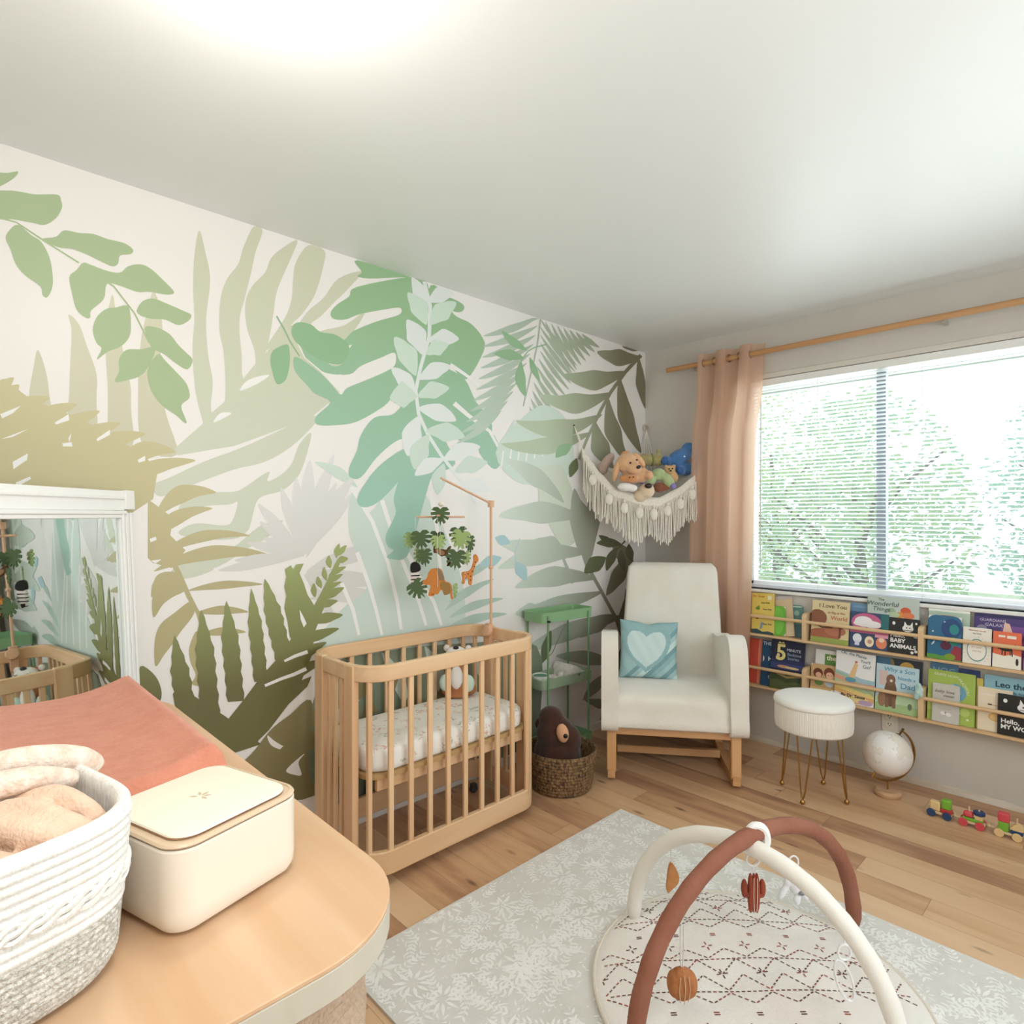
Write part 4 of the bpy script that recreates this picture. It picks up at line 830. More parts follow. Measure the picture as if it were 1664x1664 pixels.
def fold(label, c, strands, m, rot=0):
    b = MB()
    for pts, r in strands:
        P = spline(pts, 6, False); n = len(P); b.tube(P, [r*.82*(.75+.25*math.sin(PI*i/(n-1))) for i in range(n)], 10)
    o = b.build('folded_blanket', m, None, voxel=.0045, loc=c, rot=(0, 0, rot)); o.modifiers['s'].iterations = 4
    return tag(o, label, 'blanket', 'blankets in the rope basket')
fold('peach muslin blanket bunched in folds on the right side of the rope basket', (1.565, -3.470, 1.006),
     [([(-.075, -.045, .0), (-.03, -.02, .012), (.03, .01, .010), (.070, .040, 0)], .018), ([(-.07, -.02, .004), (-.02, .012, .020), (.03, .035, .014), (.055, .06, .0)], .016), ([(-.07, .01, .006), (-.03, .04, .022), (.01, .06, .012), (.03, .07, 0)], .015), ([(-.06, -.07, -.006), (0, -.05, .002), (.05, -.02, .0), (.085, .01, -.008)], .017), ([(-.07, -.05, -.03), (0, 0, -.02), (.06, .02, -.03)], .03)],
     mat('EDD0B8', .95, var='E6C4AB', vs=30, bump=.6, bs=260), .1)
fold('cream knitted blanket with pink flecks heaped at the far rim of the rope basket', (1.455, -3.475, 1.022),
     [([(-.02, -.10, 0), (.0, -.05, .022), (.0, .02, .026), (-.01, .075, .012), (-.03, .10, -.01)], .021), ([(.035, -.09, 0), (.045, -.04, .014), (.042, .02, .018), (.03, .07, .0)], .019), ([(-.05, -.08, .0), (-.035, -.02, .012), (-.04, .05, .0)], .02), ([(.0, -.09, -.03), (.0, 0, -.02), (0, .07, -.03)], .035)],
     mat('EFE4D6', .95, var='E3C8B4', vs=70, bump=.9, bs=150), .0)
fold('grey-white knitted blanket low at the near side of the rope basket', (1.57, -3.575, .985),
     [([(-.08, 0, 0), (0, .005, .008), (.08, .0, 0)], .022), ([(-.08, -.03, 0), (0, -.03, .008), (.07, -.03, 0)], .022)],
     mat('CBCBCB', .95, var='DCDAD6', vs=60, bump=.8, bs=260, bstretch=(1, 4, 1)), .0)
# leaning mirror
mr = thing('floor_mirror', 'white framed floor mirror leaning in the corner behind the dresser', 'mirror', (0, 0, 0))
MW, MHt = .74, 1.415
A = Vector((.075, -3.005)); ang = math.radians(-43)
mr.location = (.075, -3.005, 0); mr.rotation_euler = (math.radians(0), 0, ang)
T = Matrix.Rotation(math.radians(2.6), 4, 'X')     # leans back (-y local)
# local: x along the frame towards the rear wall, +y towards the room
white = mat('F2F1ED', .4)
def mprof(b, x0, x1, z0, z1): b.box(x0, x1, -.012, .012, z0, z1, T)
fw = .062
b = MB(); b.box(0, fw, -.012, .010, 0, MHt-.072, T); b.box(.008, .018, .010, .016, 0, MHt-.072, T); b.box(.028, .040, .010, .015, 0, MHt-.072, T); b.box(fw-.012, fw, .010, .018, .06, MHt-.076, T); b.build('frame_side', white, mr, bevel=.002)
b = MB(); b.box(MW-fw, MW, -.012, .010, 0, MHt-.072, T); b.box(MW-.018, MW-.008, .010, .016, 0, MHt-.072, T); b.box(MW-fw, MW-fw+.012, .010, .018, .06, MHt-.076, T); b.build('frame_side', white, mr, bevel=.002)
b = MB(); b.box(fw*.6, MW-fw*.6, -.012, .010, MHt-.066, MHt-.002, T); b.box(fw*.6, MW-fw*.6, .010, .018, MHt-.078, MHt-.066, T); b.box(fw*.6, MW-fw*.6, .010, .015, MHt-.030, MHt-.020, T); b.box(fw, MW-fw, .008, .014, MHt-.09, MHt-.078, T); b.build('frame_top', white, mr, bevel=.002)
b = MB(); b.box(fw*.6, MW-fw*.6, -.012, .012, 0, .06, T); b.build('frame_bottom', white, mr, bevel=.002)
for x in (-.006, MW-.042): MB().box(x, x+.048, -.014, .018, MHt-.062, MHt, T).build('corner_block', white, mr, bevel=.002)
MB().box(fw-.004, MW-fw+.004, -.004, .004, .05, MHt-.08, T).build('mirror_glass', mat('E8F0EE', .015, 1, key='mirror'), mr, smooth=0)
# rocking chair
rc = thing('rocking_chair', 'cream upholstered rocking chair with oak rockers in the room corner', 'chair', (.733, -.858, 0), math.radians(37))
boucle = mat('ECE7DD', .95, var='E6DFD3', vs=6, bump=.5, bs=260, sheen=.4)
oakc = wood('DDAE7C', 'CC965F', 'z', 16)
oaky = wood('D5A371', 'C18C5A', 'y', 16)
oakx = wood('DDB082', 'CC9A68', 'x', 16)
for s in (-1, 1):
    MB().box(s*.300-.024, s*.300+.024, -.02, .035, .045, .28).build('leg', oakc, rc, bevel=.005)
    MB().box(s*.300-.02, s*.300+.02, .47, .515, .03, .28).build('leg', oakc, rc, bevel=.005)
    lo = [(y, .0+.16*(y-.26)**2*1.4) for y in [-.03+.05*i for i in range(14)]]
    hi = [(y, z+.042) for y, z in lo]
    MB().prism(lo+hi[::-1], s*.300-.018, s*.300+.018, 'yz').build('rocker', oaky, rc, bevel=.004)
MB().box(-.285, .285, -.012, .018, .232, .278).build('apron', oakx, rc, bevel=.004)
MB().box(-.27, .27, .245, .28, .045, .085).build('stretcher', oakx, rc, bevel=.005)
MB().box(-.27, .27, .02, .49, .262, .276).build('seat_base', mat('3A3330', .9), rc)
def softbox(hx, y0, y1, z0, z1, r=.03, crown=.02, M=None):
    b = MB()
    n = 10
    return b.box(-hx, hx, y0, y1, z0, z1, M)
# seat: side profile extruded across
sp = spline([(-.035, .272), (-.042, .35), (-.030, .415), (.02, .445), (.14, .458), (.30, .452), (.46, .440), (.50, .40), (.50, .275), (.2, .27)], 5)
MB().prism(sp, -.276, .276, 'yz').build('seat', boucle, rc, bevel=.014, seg=4)
for s in (-1, 1):
    ap = spline([(-.052, .262), (-.060, .40), (-.056, .56), (-.035, .665), (.015, .722), (.09, .730), (.20, .705), (.34, .675), (.50, .66), (.53, .58), (.53, .30), (.50, .262), (.25, .262)], 5)
    MB().prism(ap, s*.308-.042, s*.308+.042, 'yz').build('armrest', boucle, rc, bevel=.030, seg=6)
# backrest
def backf(u, v, front):
    z = .40+.650*v; y0 = .40+.17*v
    hw = .278-.016*v-.02*max(0, v-.5); k = 1.0
    e = min(1, (1-v)/.08); hw *= (.90+.10*math.sqrt(max(0, 1-(1-e)**2)))
    x = .036+.02*v+hw*math.sin((2*u-1)*PI/2)
    ex = math.sqrt(max(0, 1-abs(2*u-1)**8)); ev = math.sqrt(max(0, 1-(1-min(1, (1-v)/.10))**2)) if v > .9 else 1
    t = .055*(.35+.65*ex*ev) if True else 0
    bulge = .018*math.sin(PI*min(1, v*1.15))
    return (x, y0+.05+(-(t+bulge*(1-abs(2*u-1)**3)) if front else t), z)
bk = MB(); bk.grid(lambda u, v: backf(u, v, True), 28, 28); bk.grid(lambda u, v: backf(1-u, v, False), 28, 28)
nn = 29
for i in range(28):
    a = i*nn+28; a2 = (i+1)*nn+28; q = nn*nn; b1 = q+(28-i)*nn+28; b2 = q+(27-i)*nn+28
    bk.f.append((a, b1, b2, a2)); bk.m.append(0)
    a = i; a2 = i+1; b1 = q+28*nn+i; b2 = q+28*nn+i+1; bk.f.append((a, a2, b2, b1)); bk.m.append(0)
    a = 28*nn+i; a2 = a+1; b1 = q+i; b2 = q+i+1; bk.f.append((a, b1, b2, a2)); bk.m.append(0)
bk.build('backrest', boucle, rc, smooth=75, noise=(.004, .12))
# pillow with heart
cu = thing('throw_pillow', 'teal cushion with a pale heart leaning on the rocking chair seat', 'pillow', (.0, 0, 0))
def heart(x, y, s):
    x /= s; y = y/s+.15; return (x*x+y*y-.5)**3*1.6-x*x*y*y*y*1.9 < 0
G = 72; pl = MB(); hs = .157
def pf(u, v, sd):
    x = (2*u-1); y = (2*v-1)
    px = x*hs*(1-.055*(1-y*y)); py = y*hs*(1-.055*(1-x*x))
    if y > 0: py -= .012*math.exp(-((x+.05)/.25)**2)*y
    t = .048*((1-x**4)*(1-y**4))**.42*(1 if abs(x) < 1 and abs(y) < 1 else 0)+.0015*math.sin(x*14+y*9)
    return (px, -sd*max(.0, t), py)
for sd in (1, -1):
    o0 = len(pl.v); pl.v += [pf(i/G, j/G, sd) for i in range(G+1) for j in range(G+1)]
    for i in range(G):
        for j in range(G):
            x = 2*(i+.5)/G-1; y = 2*(j+.5)/G-1; m = 1
            if sd == 1:
                d = x*.62-y*.78+.0
                m = 1
                q = (x+.10); w_ = (x-y)
                if heart(q, y-.02, .80): m = 0
                elif heart(q, y-.02, 1.0): m = 2
                elif w_ > .15: m = [3, 1, 0, 3, 2, 1][int((w_-.15)/.2) % 6]
                else: m = 1 if y < .6 else 2
            pl.f.append((o0+i*(G+1)+j, o0+(i+1)*(G+1)+j, o0+(i+1)*(G+1)+j+1, o0+i*(G+1)+j+1)); pl.m.append(m)
pcol = [mat(h, .9, bump=.25, bs=300) for h in ('C9DEDC', 'A6C5C6', '93B6B9', '7BA2A7')]
o = pl.build('cover', pcol, cu, smooth=80)
o.modifiers.new('w', 'WELD').merge_threshold = .0005
# place the pillow leaning on the backrest, slightly turned
R35 = Matrix.Rotation(math.radians(37), 4, 'Z')
pc = Matrix.Translation(rc.location) @ R35 @ Vector((-.100, .278, .600))
cu.location = pc; cu.rotation_euler = (math.radians(-14), math.radians(2), math.radians(38))
# ribbed stool
st = thing('vanity_stool', 'round cream stool with ribbed velvet sides and brass hairpin legs', 'stool', (1.262, -.476, 0))
velvet = mat('EFE9DE', .8, sheen=.5)
rp_ = MB(); n = 96; vs = []; zs = [.312, .314, .322, .345, .40, .428, .432]; rs = [.150, .158, .168, .171, .171, .170, .166]
nn = 288
for z, r_ in zip(zs, rs):
    for j in range(nn):
        a = 2*PI*j/nn; k = r_-.0022*(abs(math.cos(a*29))**.6 < .35)*1.0 - .0016*(1-abs(math.sin(a*29)))*1.0
        vs.append((k*math.cos(a), k*math.sin(a), z))
rp_.add(vs, [(i*nn+j, i*nn+(j+1) % nn, (i+1)*nn+(j+1) % nn, (i+1)*nn+j) for i in range(len(zs)-1) for j in range(nn)]+[tuple(range(nn))[::-1]])
rp_.build('ribbed_body', velvet, st, smooth=30)
MB().lathe([(.05, .43), (.166, .431), (.1745, .436), (.176, .445), (.172, .458), (.155, .466), (.11, .470), (.02, .472)], n=64).build('cushion_lid', mat('F3F0E9', .8, sheen=.5), st, smooth=60)
brass = mat('B08A4E', .28, 1)
for a in (0, 90, 180, 270):
    a_ = math.radians(a+2); c, s_ = math.cos(a_), math.sin(a_)
    def rp2(r, t, z): return (r*c-t*s_, r*s_+t*c, z)
    l = MB(); l.tube([rp2(.115, -.035, .313), rp2(.140, -.010, .06), rp2(.1445, -.004, .03), rp2(.1455, 0, .024), rp2(.1445, .004, .03), rp2(.140, .010, .06), rp2(.115, .035, .313)], .0036, 8)
    lg = l.build('leg', brass, st)
    MB().lathe([(.003, 0), (.009, .003), (.011, .009), (.009, .016), (.004, .022)], rp2(.1455, 0, 0), 16).build('ball_foot', brass, lg)
# globe
gl = thing('desk_globe', 'small white and gold globe on a wooden base beside the stool', 'globe', (1.512, -.232, 0))
MB().lathe([(.01, 0), (.052, 0), (.057, .006), (.057, .018), (.048, .027), (.01, .028)], n=32).build('base', wood('D9B690', 'C9A078', 'x'), gl)
MB().tube([(0, 0, .026), (0, 0, .07)], .004, 8).build('stem', brass, gl)
# semi-meridian: goes round the side away from the camera-left
ax = math.radians(46.1); rv = Vector((math.cos(ax), math.sin(ax), 0)); GCn = Vector((-.002, 0, .198))
arc = []
for i in range(33):
    a = math.radians(-123+i*180/32+.0); arc.append(GCn+rv*(0.128*math.cos(a))+Vector((0, 0, 0.128*math.sin(a))))
am = MB(); P = arc; n = len(P); vs = []
nrm = Vector((-math.sin(ax), math.cos(ax), 0))
for p in P:
    d = (p-GCn).normalized(); vs += [p-nrm*.006-d*.0035, p+nrm*.006-d*.0035, p+nrm*.006+d*.0035, p-nrm*.006+d*.0035]
am.add(vs, [(i*4+k, (i+1)*4+k, (i+1)*4+(k+1) % 4, i*4+(k+1) % 4) for i in range(n-1) for k in range(4)]+[(0, 1, 2, 3), tuple((n-1)*4+k for k in (3, 2, 1, 0))])
am.build('meridian_arm', brass, gl)
gm = mat('F1EEEA', .25, var='D9CBB8', vs=9, detail=8, key='globemap')
cr_ = gm.node_tree.nodes['Color Ramp'] if 'Color Ramp' in gm.node_tree.nodes else [n_ for n_ in gm.node_tree.nodes if n_.type == 'VALTORGB'][0]
cr_.color_ramp.elements[0].position = .50; cr_.color_ramp.elements[1].position = .505
e3 = cr_.color_ramp.elements.new(.515); e3.color = lin('EFEAE2'); e4 = cr_.color_ramp.elements.new(.53); e4.color = lin('F4F1EC')
cr_.color_ramp.elements[-1].color = lin('EDE6DC')
MB().ell(GCn, .105, 48).build('globe_ball', gm, gl)
tp = GCn+rv*(0.128*math.cos(math.radians(57)))+Vector((0, 0, 0.128*math.sin(math.radians(57))))
bt = GCn+rv*(0.128*math.cos(math.radians(-123)))+Vector((0, 0, 0.128*math.sin(math.radians(-123))))
d = (tp-GCn).normalized(); MB().tube([GCn+d*.104, GCn+d*.106, GCn+d*.108, GCn+d*.142], [.014, .014, .004, .005], 12).build('axis_knob', mat('5E4A2E', .3, 1), gl)
MB().tube([GCn-d*.104, GCn-d*.13], [.005, .004], 10).build('axis_pin', brass, gl)
# green trolley
gt = thing('tiered_cart', 'narrow sage green metal cart with trays behind the crib end', 'cart', (.110, -1.010, 0), math.radians(-4))
grn = mat('86AD80', .4)
def tray(z, nm):
    b = MB(); hx, hy, h_, t = .080, .195, .052, .003
    o = rrect(-hx, hx, -hy, hy, .02, 4); i_ = rrect(-hx+t, hx-t, -hy+t, hy-t, .018, 4); n = len(o)
    vs = [(x*.96, y*.98, z-h_) for x, y in o]+[(x, y, z) for x, y in o]+[(x*1.03, y*1.012, z+.001) for x, y in o]+[(x, y, z+.003) for x, y in i_]+[(x*.96, y*.98, z-h_+t) for x, y in i_]
    fs = [(k*n+j, k*n+(j+1) % n, (k+1)*n+(j+1) % n, (k+1)*n+j) for k in range(4) for j in range(n)]+[tuple(range(n))[::-1], tuple(4*n+j for j in range(n))]
    return b.add(vs, fs).build(nm, grn if 'mid' not in nm else mat('A9C0A0', .3, alpha=.55), gt, smooth=50)
tray(.815, 'top_tray'); tray(.462, 'middle_tray'); tray(.11, 'bottom_tray')
for sx_ in (-1, 1):
    for sy in (-1, 1):
        MB().tube([(sx_*.081, sy*.155, .02), (sx_*.081, sy*.155, .80)], .0055, 10).build('post', mat('6E9569', .4), gt)
        MB().lathe([(.004, -.007), (.016, -.007), (.017, 0), (.016, .007), (.004, .007)], n=16, M=Matrix.Translation((sx_*.081, sy*.155, .0165)) @ Matrix.Rotation(PI/2, 4, 'Y')).build('caster', mat('2E2E2C', .5), gt)
MB().cb((.088, -.155, .772), (.02, .012, .010)).build('clamp', mat('2A2A28', .5), gt, bevel=.002)
# brown wicker basket and bear
wb = thing('wicker_basket', 'dark brown woven seagrass basket on the floor between crib and rocking chair', 'basket', (.365, -1.275, 0))
prof = [(.02, .002), (.140, .002)]
for i in range(0, 49):
    t = i/48; prof.append((.143+.029*t**.8+.0035*abs(math.sin(PI*t*12)), .004+.186*t))
prof += [(.172, .196), (.164, .194), (.160, .18), (.135, .02), (.02, .012)]
wk = mat('3E2B1F', .7, var='97764F', vs=110, stretch=(1, 1, .45), bump=1.0, bs=110, bstretch=(1, 1, .5))
MB().lathe(prof, n=80).build('basket_wall', wk, wb, smooth=70)
# ------------------------------------------------------------------ rug, play gym
F46 = math.radians(46.1); RV = Vector((math.cos(F46), math.sin(F46), 0)); FV = Vector((-math.sin(F46), math.cos(F46), 0))
random.seed(21)
rg = MB(); RC = (1.70, -1.95); ra = math.radians(1.5)
RX0, RX1, RY0, RY1 = .722, 2.75, -2.65, -1.275
rg.box(RX0, RX1, RY0, RY1, .001, .009)
rg.cur = 1
zt = .0093
def leafq(x, y, a, l, w_):
    if not (RX0+.01 < x < RX1-.01 and RY0+.01 < y < RY1-.01): return
    c, s = math.cos(a), math.sin(a); pts = [(0, 0), (.3, .5), (.62, .42), (1, 0), (.62, -.42), (.3, -.5)]
    P = [(x+c*p*l-s*q*w_, y+s*p*l+c*q*w_) for p, q in pts]
    if all(RX0 < p[0] < RX1 and RY0 < p[1] < RY1 for p in P):
        rg.add([(p[0], p[1], zt+random.uniform(0, .0006)) for p in P], [(0, 5, 4, 3, 2, 1)])
for i in range(260):
    x = random.uniform(RX0, RX1); y = random.uniform(RY0, RY1); a0 = random.uniform(0, 6); r = random.uniform(.025, .06)
    n = random.randint(6, 11)
    for k in range(n): leafq(x+math.cos(a0+k*2*PI/n)*r*.25, y+math.sin(a0+k*2*PI/n)*r*.25, a0+k*2*PI/n+random.uniform(-.15, .15), r*random.uniform(.6, 1), r*.20)
for i in range(420):
    x = random.uniform(RX0, RX1); y = random.uniform(RY0, RY1); a = random.uniform(0, 6.28); cv = random.uniform(-.25, .25)
    for k in range(random.randint(5, 9)):
        leafq(x, y, a, .017, .0022)
        leafq(x, y, a+.8, random.uniform(.016, .03), .0075); leafq(x, y, a-.8, random.uniform(.016, .03), .0075)
        x += math.cos(a)*.016; y += math.sin(a)*.016; a += cv
for i in range(3200): leafq(random.uniform(RX0, RX1), random.uniform(RY0, RY1), random.uniform(0, 6.28), random.uniform(.010, .028), random.uniform(.003, .007))
rug_m = mat('E0DDD7', .9, var='D8D5CE', vs=9, bump=.3, bs=120)
rugo = rg.build('play_rug', [rug_m, mat('F6F5F1', .85, var='EFEEE8', vs=14)], smooth='raw')
tag(rugo, 'large sage grey rug with white leaf and flower print on the plank floor', 'rug')
# play mat
MC_ = Vector((1.612, -1.880, 0)); MR = .440
pg = thing('play_gym', 'round quilted play mat with one cream and one brown padded arch, on the rug', 'play gym', (MC_.x, MC_.y, .010), F46)
def mh(x, y):
    r = math.hypot(x, y)/MR
    if r >= 1: return .006
    return .006+.030*math.sqrt(1-r**4)*(1+.12*math.sin(6*x+2)+.10*math.sin(9*y+4*x))+.0035*math.sin(13*x+8*y)*(1-r)
mb = MB(); NR, NA = 26, 96; vs = []; fs = []
for i in range(NR+1):
    for j in range(NA):
        r = MR*(1-(1-i/NR)**1.6)*1.0; a = 2*PI*j/NA; x, y = r*math.cos(a), r*math.sin(a); vs.append((x, y, mh(x, y)))
for j in range(NA): a = 2*PI*j/NA; vs.append((MR*math.cos(a), MR*math.sin(a), .001))
for i in range(NR+1):
    for j in range(NA): fs.append((i*NA+j, (i+1)*NA+j, (i+1)*NA+(j+1) % NA, i*NA+(j+1) % NA))
mb.add(vs, fs).build('mat', mat('EFEBE4', .9, var='E9E2DA', vs=5, bump=.3, bs=180), pg, smooth=60)
MB().tube([(MR*math.cos(2*PI*j/96), MR*math.sin(2*PI*j/96), .008) for j in range(96)], .006, 8, closed=True).build('piping', mat('DDD4C6', .9), pg)
stt = MB()
def dash(x0, y0, x1, y1, w_=.0036):
    l = math.hypot(x1-x0, y1-y0)
    if max(math.hypot(x0, y0), math.hypot(x1, y1)) > MR-.02 or l == 0: return
    nx, ny = -(y1-y0)/l*w_/2, (x1-x0)/l*w_/2
    mx_, my_ = (x0+x1)/2, (y0+y1)/2
    P = [(x0-nx, y0-ny), (mx_-nx, my_-ny), (x1-nx, y1-ny), (x1+nx, y1+ny), (mx_+nx, my_+ny), (x0+nx, y0+ny)]
    stt.add([(p[0], p[1], mh(*p)+.0012) for p in P], [(0, 1, 4, 5), (1, 2, 3, 4)])
def dline(x0, y0, x1, y1, seg=.0155, duty=.62):
    l = math.hypot(x1-x0, y1-y0); n = max(1, round(l/seg))
    for k in range(n):
        a, b_ = (k+.5-duty/2)/n, (k+.5+duty/2)/n
        stt.cur = 0 if random.random() < .75 else 1
        dash(x0+(x1-x0)*a, y0+(y1-y0)*a, x0+(x1-x0)*b_, y0+(y1-y0)*b_)
def cross(x, y, s=.011):
    for k in range(4):
        a = k*PI/2+.15; dash(x+math.cos(a)*s*.45, y+math.sin(a)*s*.45, x+math.cos(a)*s*1.5, y+math.sin(a)*s*1.5)
for rep in range(-2, 3):
    y0 = .245-.30*rep if False else .245-.285*rep
    P = .112
    xs = [-.56+P*k+.03*rep for k in range(11)]
    dline(-.5, y0, .5, y0)
    for x in xs:
        dline(x, y0+.005, x+P/2, y0+.058); dline(x+P/2, y0+.058, x+P, y0+.005)
        dline(x+P/2, y0+.115, x, y0+.060) if rep < 0 or True else 0; dline(x+P/2, y0+.115, x+P, y0+.060)
        dline(x, y0-.004, x+P/2, y0-.038); dline(x+P/2, y0-.038, x+P, y0-.004)
        cross(x, y0+.062)
        for dy in (-.068, -.075): dash(x+.045, y0+dy, x+.060, y0+dy)
        cross(x+.02, y0-.118)
        dline(x+.01, y0-.165, x+.01+P/2, y0-.150+.02); dline(x+.01+P/2, y0-.130, x+.01+P, y0-.165)
    dline(-.5, y0-.170, .5, y0-.170)
stt.build('stitching', [mat('6E4A42', .9), mat('9C5040', .9)], pg, smooth='raw')
def arch(ax_, ay, bx_, by, h, r, m, nm):
    pts = []
    for i in range(41):
        t = PI*i/40; k = -math.cos(t); s = math.sin(t)
        cx_, cy_ = (ax_+bx_)/2, (ay+by)/2
        pts.append((cx_+(bx_-ax_)/2*k, cy_+(by-ay)/2*k, .012+(h-.012)*s**.92))
    R_ = [r*(1+.04*math.sin(i*2.2)) for i in range(41)]; R_[0] = R_[-1] = r*.5
    return MB().tube(pts, R_, 14).build(nm, m, pg, smooth=80)
# local x = right in plan, y = away
brown = mat('9A6450', .85, var='905944', vs=10, bump=.5, bs=60)
creamc = mat('F0ECE3', .85, bump=.4, bs=60)
arch(-.378, -.220, .413, .245, .442, .0228, brown, 'brown_arch')
arch(-.278, .285, .232, -.285, .412, .0232, creamc, 'cream_arch')
MB().tube([(0.006+.027*math.sin(a), -.0, .428+.036*math.cos(a)) for a in [2*PI*i/24 for i in range(24)]], .012, 8, closed=True).build('strap', mat('F4F2EE', .9), pg)
def wl_(x, y, z): return Vector((MC_.x, MC_.y, .010))+RV*x+FV*y+Vector((0, 0, z))
plw = mat('F2F2F2', .35)
def ringpts(c, r, rz=None, n=24, tilt=0): return [(c[0]+r*math.cos(2*PI*i/n), c[1]+tilt*math.sin(2*PI*i/n), c[2]+(rz or r)*math.sin(2*PI*i/n)) for i in range(n)]
def hang(nm, label, x, y, z, cat='hanging toy'): 
    p = wl_(x, y, z); return thing(nm, label, cat, p, F46, 'toys hanging from the play gym arches')
# cactus under the crossing (origin at its top)
h = hang('cactus_toy', 'rust brown felt cactus hanging under the arch crossing', -.004, .002, .382)
MB().tube(ringpts((0, 0, -.012), .018), .0030, 8, closed=True).build('hanging_ring', plw, h)
MB().tube([(0, 0, -.030), (0, 0, -.048)], .0018, 6).build('cord', plw, h)
ct = MB()
for dx in (-.007, .003, .011): ct.ell((dx, 0, -.105), (.0075, .013, .056))
ct.build('body', mat('A5503A', .9, bump=.3, bs=90), h)
MB().ell((-.024, 0, -.092), (.009, .010, .026)).ell((-.016, 0, -.108), (.01, .009, .008)).build('arm', mat('8F4330', .9), h)
MB().ell((.026, 0, -.092), (.009, .010, .026)).ell((.018, 0, -.110), (.01, .009, .008)).build('arm', mat('A5503A', .9), h)
MB().tube([(-.002, -.0135, -.056), (-.003, -.0145, -.105), (-.001, -.0125, -.152)], .0011, 5).tube([(.008, -.012, -.058), (.0075, -.014, -.105), (.007, -.010, -.15)], .0011, 5).build('seam', mat('F0D8C8', .8), h)
# leaf
h = hang('leaf_toy', 'ochre corduroy leaf hanging from the far left end of the cream arch', -.186, .176, .262)
MB().tube([(0, 0, .09), (0, 0, -.0)], .0012, 5).build('cord', mat('D8D4C8', .8), h)
lfp = spline([(0, 0), (.016, -.020), (.024, -.042), (.020, -.062), (.004, -.078), (-.010, -.090), (-.014, -.075), (-.011, -.045), (-.008, -.020)], 4)
MB().prism(lfp, -.007, .007).build('body', mat('C58A55', .9, var='B77945', vs=40, bump=.5, bs=150), h, bevel=.003)
# sloth / white bunny
h = hang('plush_bunny_toy', 'white plush animal with grey limbs hanging from the brown arch behind the cream one', .168, .130, .286)
MB().tube(ringpts((0, 0, .004), .014, .018), .0026, 8, closed=True).build('hanging_ring', plw, h)
wb_ = MB(); wb_.ell((.004, 0, -.062), (.020, .016, .030)); wb_.ell((-.006, 0, -.040), (.014, .012, .016))
wb_.ell((-.030, .0, -.082), (.010, .009, .030), rot=Matrix.Rotation(math.radians(28), 3, 'Y').to_euler()); wb_.ell((-.018, 0, -.055), (.012, .01, .016)); wb_.ell((.030, 0, -.092), (.010, .009, .024), rot=Matrix.Rotation(math.radians(-30), 3, 'Y').to_euler()); wb_.ell((.010, 0, -.108), (.011, .009, .018)); wb_.ell((.024, -.005, -.068), (.012, .012, .018))
wb_.build('body', mat('ECECF0', .9), h, voxel=.003)
MB().ell((.020, -.010, -.082), (.010, .007, .008)).build('patch', mat('8E8C92', .9), h)
# ball
h = hang('seed_pod_toy', 'round tan felt seed pod hanging from the near leg of the brown arch', -.236, -.125, .196)
MB().tube([(-.004, 0, .075), (-.004, 0, .0), (-.002, 0, -.03)], .0018, 6).tube([(.004, 0, .075), (.004, 0, .0), (.002, 0, -.03)], .0018, 6).build('cord', mat('E0DDD4', .8), h)
pb_ = MB()
for k in range(5):
    dx = (-2+k)*.010; pb_.ell((dx, 0, -.072), (.019, .026, .043-.0025*abs(k-2)**2))
pb_.build('body', mat('B9794A', .85, var='A8683B', vs=30, bump=.4, bs=120), h, voxel=.003)
MB().tube([(-.010, -.024, -.040), (-.014, -.027, -.072), (-.010, -.022, -.104)], .0012, 5).tube([(0, -.022, -.036), (.001, -.028, -.07), (0, -.022, -.108)], .0012, 5).tube([(.011, -.022, -.040), (.014, -.026, -.072), (.010, -.021, -.103)], .0012, 5).build('seam', mat('D9B48C', .8), h)
# rings
h = hang('ring_rattle', 'two linked white plastic rings, one small and one oval, hanging from the cream arch', .188, -.110, .215)
MB().tube([(0, 0, .075), (0, 0, -.004)], .0018, 6).build('cord', plw, h)
MB().tube(ringpts((0, 0, -.022), .0165, .0200), .0033, 8, closed=True).build('small_ring', plw, h)
ov = [(p[0]*.86+(p[2]+.095)*-.30, p[1], p[2]) for p in ringpts((0, 0, -.095), .0235, .053)]
MB().tube(ov, .0032, 8, closed=True).build('oval_ring', plw, h)
# ------------------------------------------------------------------ toy train
tt = thing('toy_train', 'wooden block train with coloured stacking shapes on the floor by the window wall', 'toy train', (1.700, -.300, 0), math.radians(-1))
tm = {k: mat(h_, .45) for k, h_ in dict(n='EBCB93', g='7DB83C', r='D9505A', r2='C9403F', b='2B4672', w='E6C9A2').items()}
def tb(x0, x1, y0, y1, z0, z1, c, nm='block', bv=.0025): return MB().box(x0, x1, y0, y1, z0, z1).build(nm, tm[c], tt, bevel=bv)
def wheel(x, c, par):
    for y in (-.026, .018):
        MB().lathe([(.002, 0), (.0155, 0), (.017, .002), (.017, .006), (.0155, .008), (.002, .008)], n=28, M=Matrix.Translation((x, y+.008, .017)) @ Matrix.Rotation(PI/2, 4, 'X')).build('wheel', tm[c], par)
for x0, c in ((-.008, 'b'), (.108, 'r'), (.230, 'n')):
    ch = MB().box(x0-.002, x0+.086, -.016, .016, .014, .024).build('chassis', tm['w'], tt, bevel=.002)
    wheel(x0+.012, c, ch); wheel(x0+.070, c, ch)
for x in (.085, .203): MB().prism(circ(x+.008, 0, .014, 18, .007), .024, .027, 'xy').build('coupling', tm['w'], tt); MB().tube([(x+.002, 0, .02), (x+.002, 0, .036)], .003, 8).build('coupling_pin', tm['w'], tt)
tb(-.004, .036, -.015, .015, .024, .066, 'n', bv=.006)
tb(.038, .078, -.015, .015, .024, .043, 'r2'); tb(.041, .075, -.015, .015, .043, .083, 'g', bv=.004)
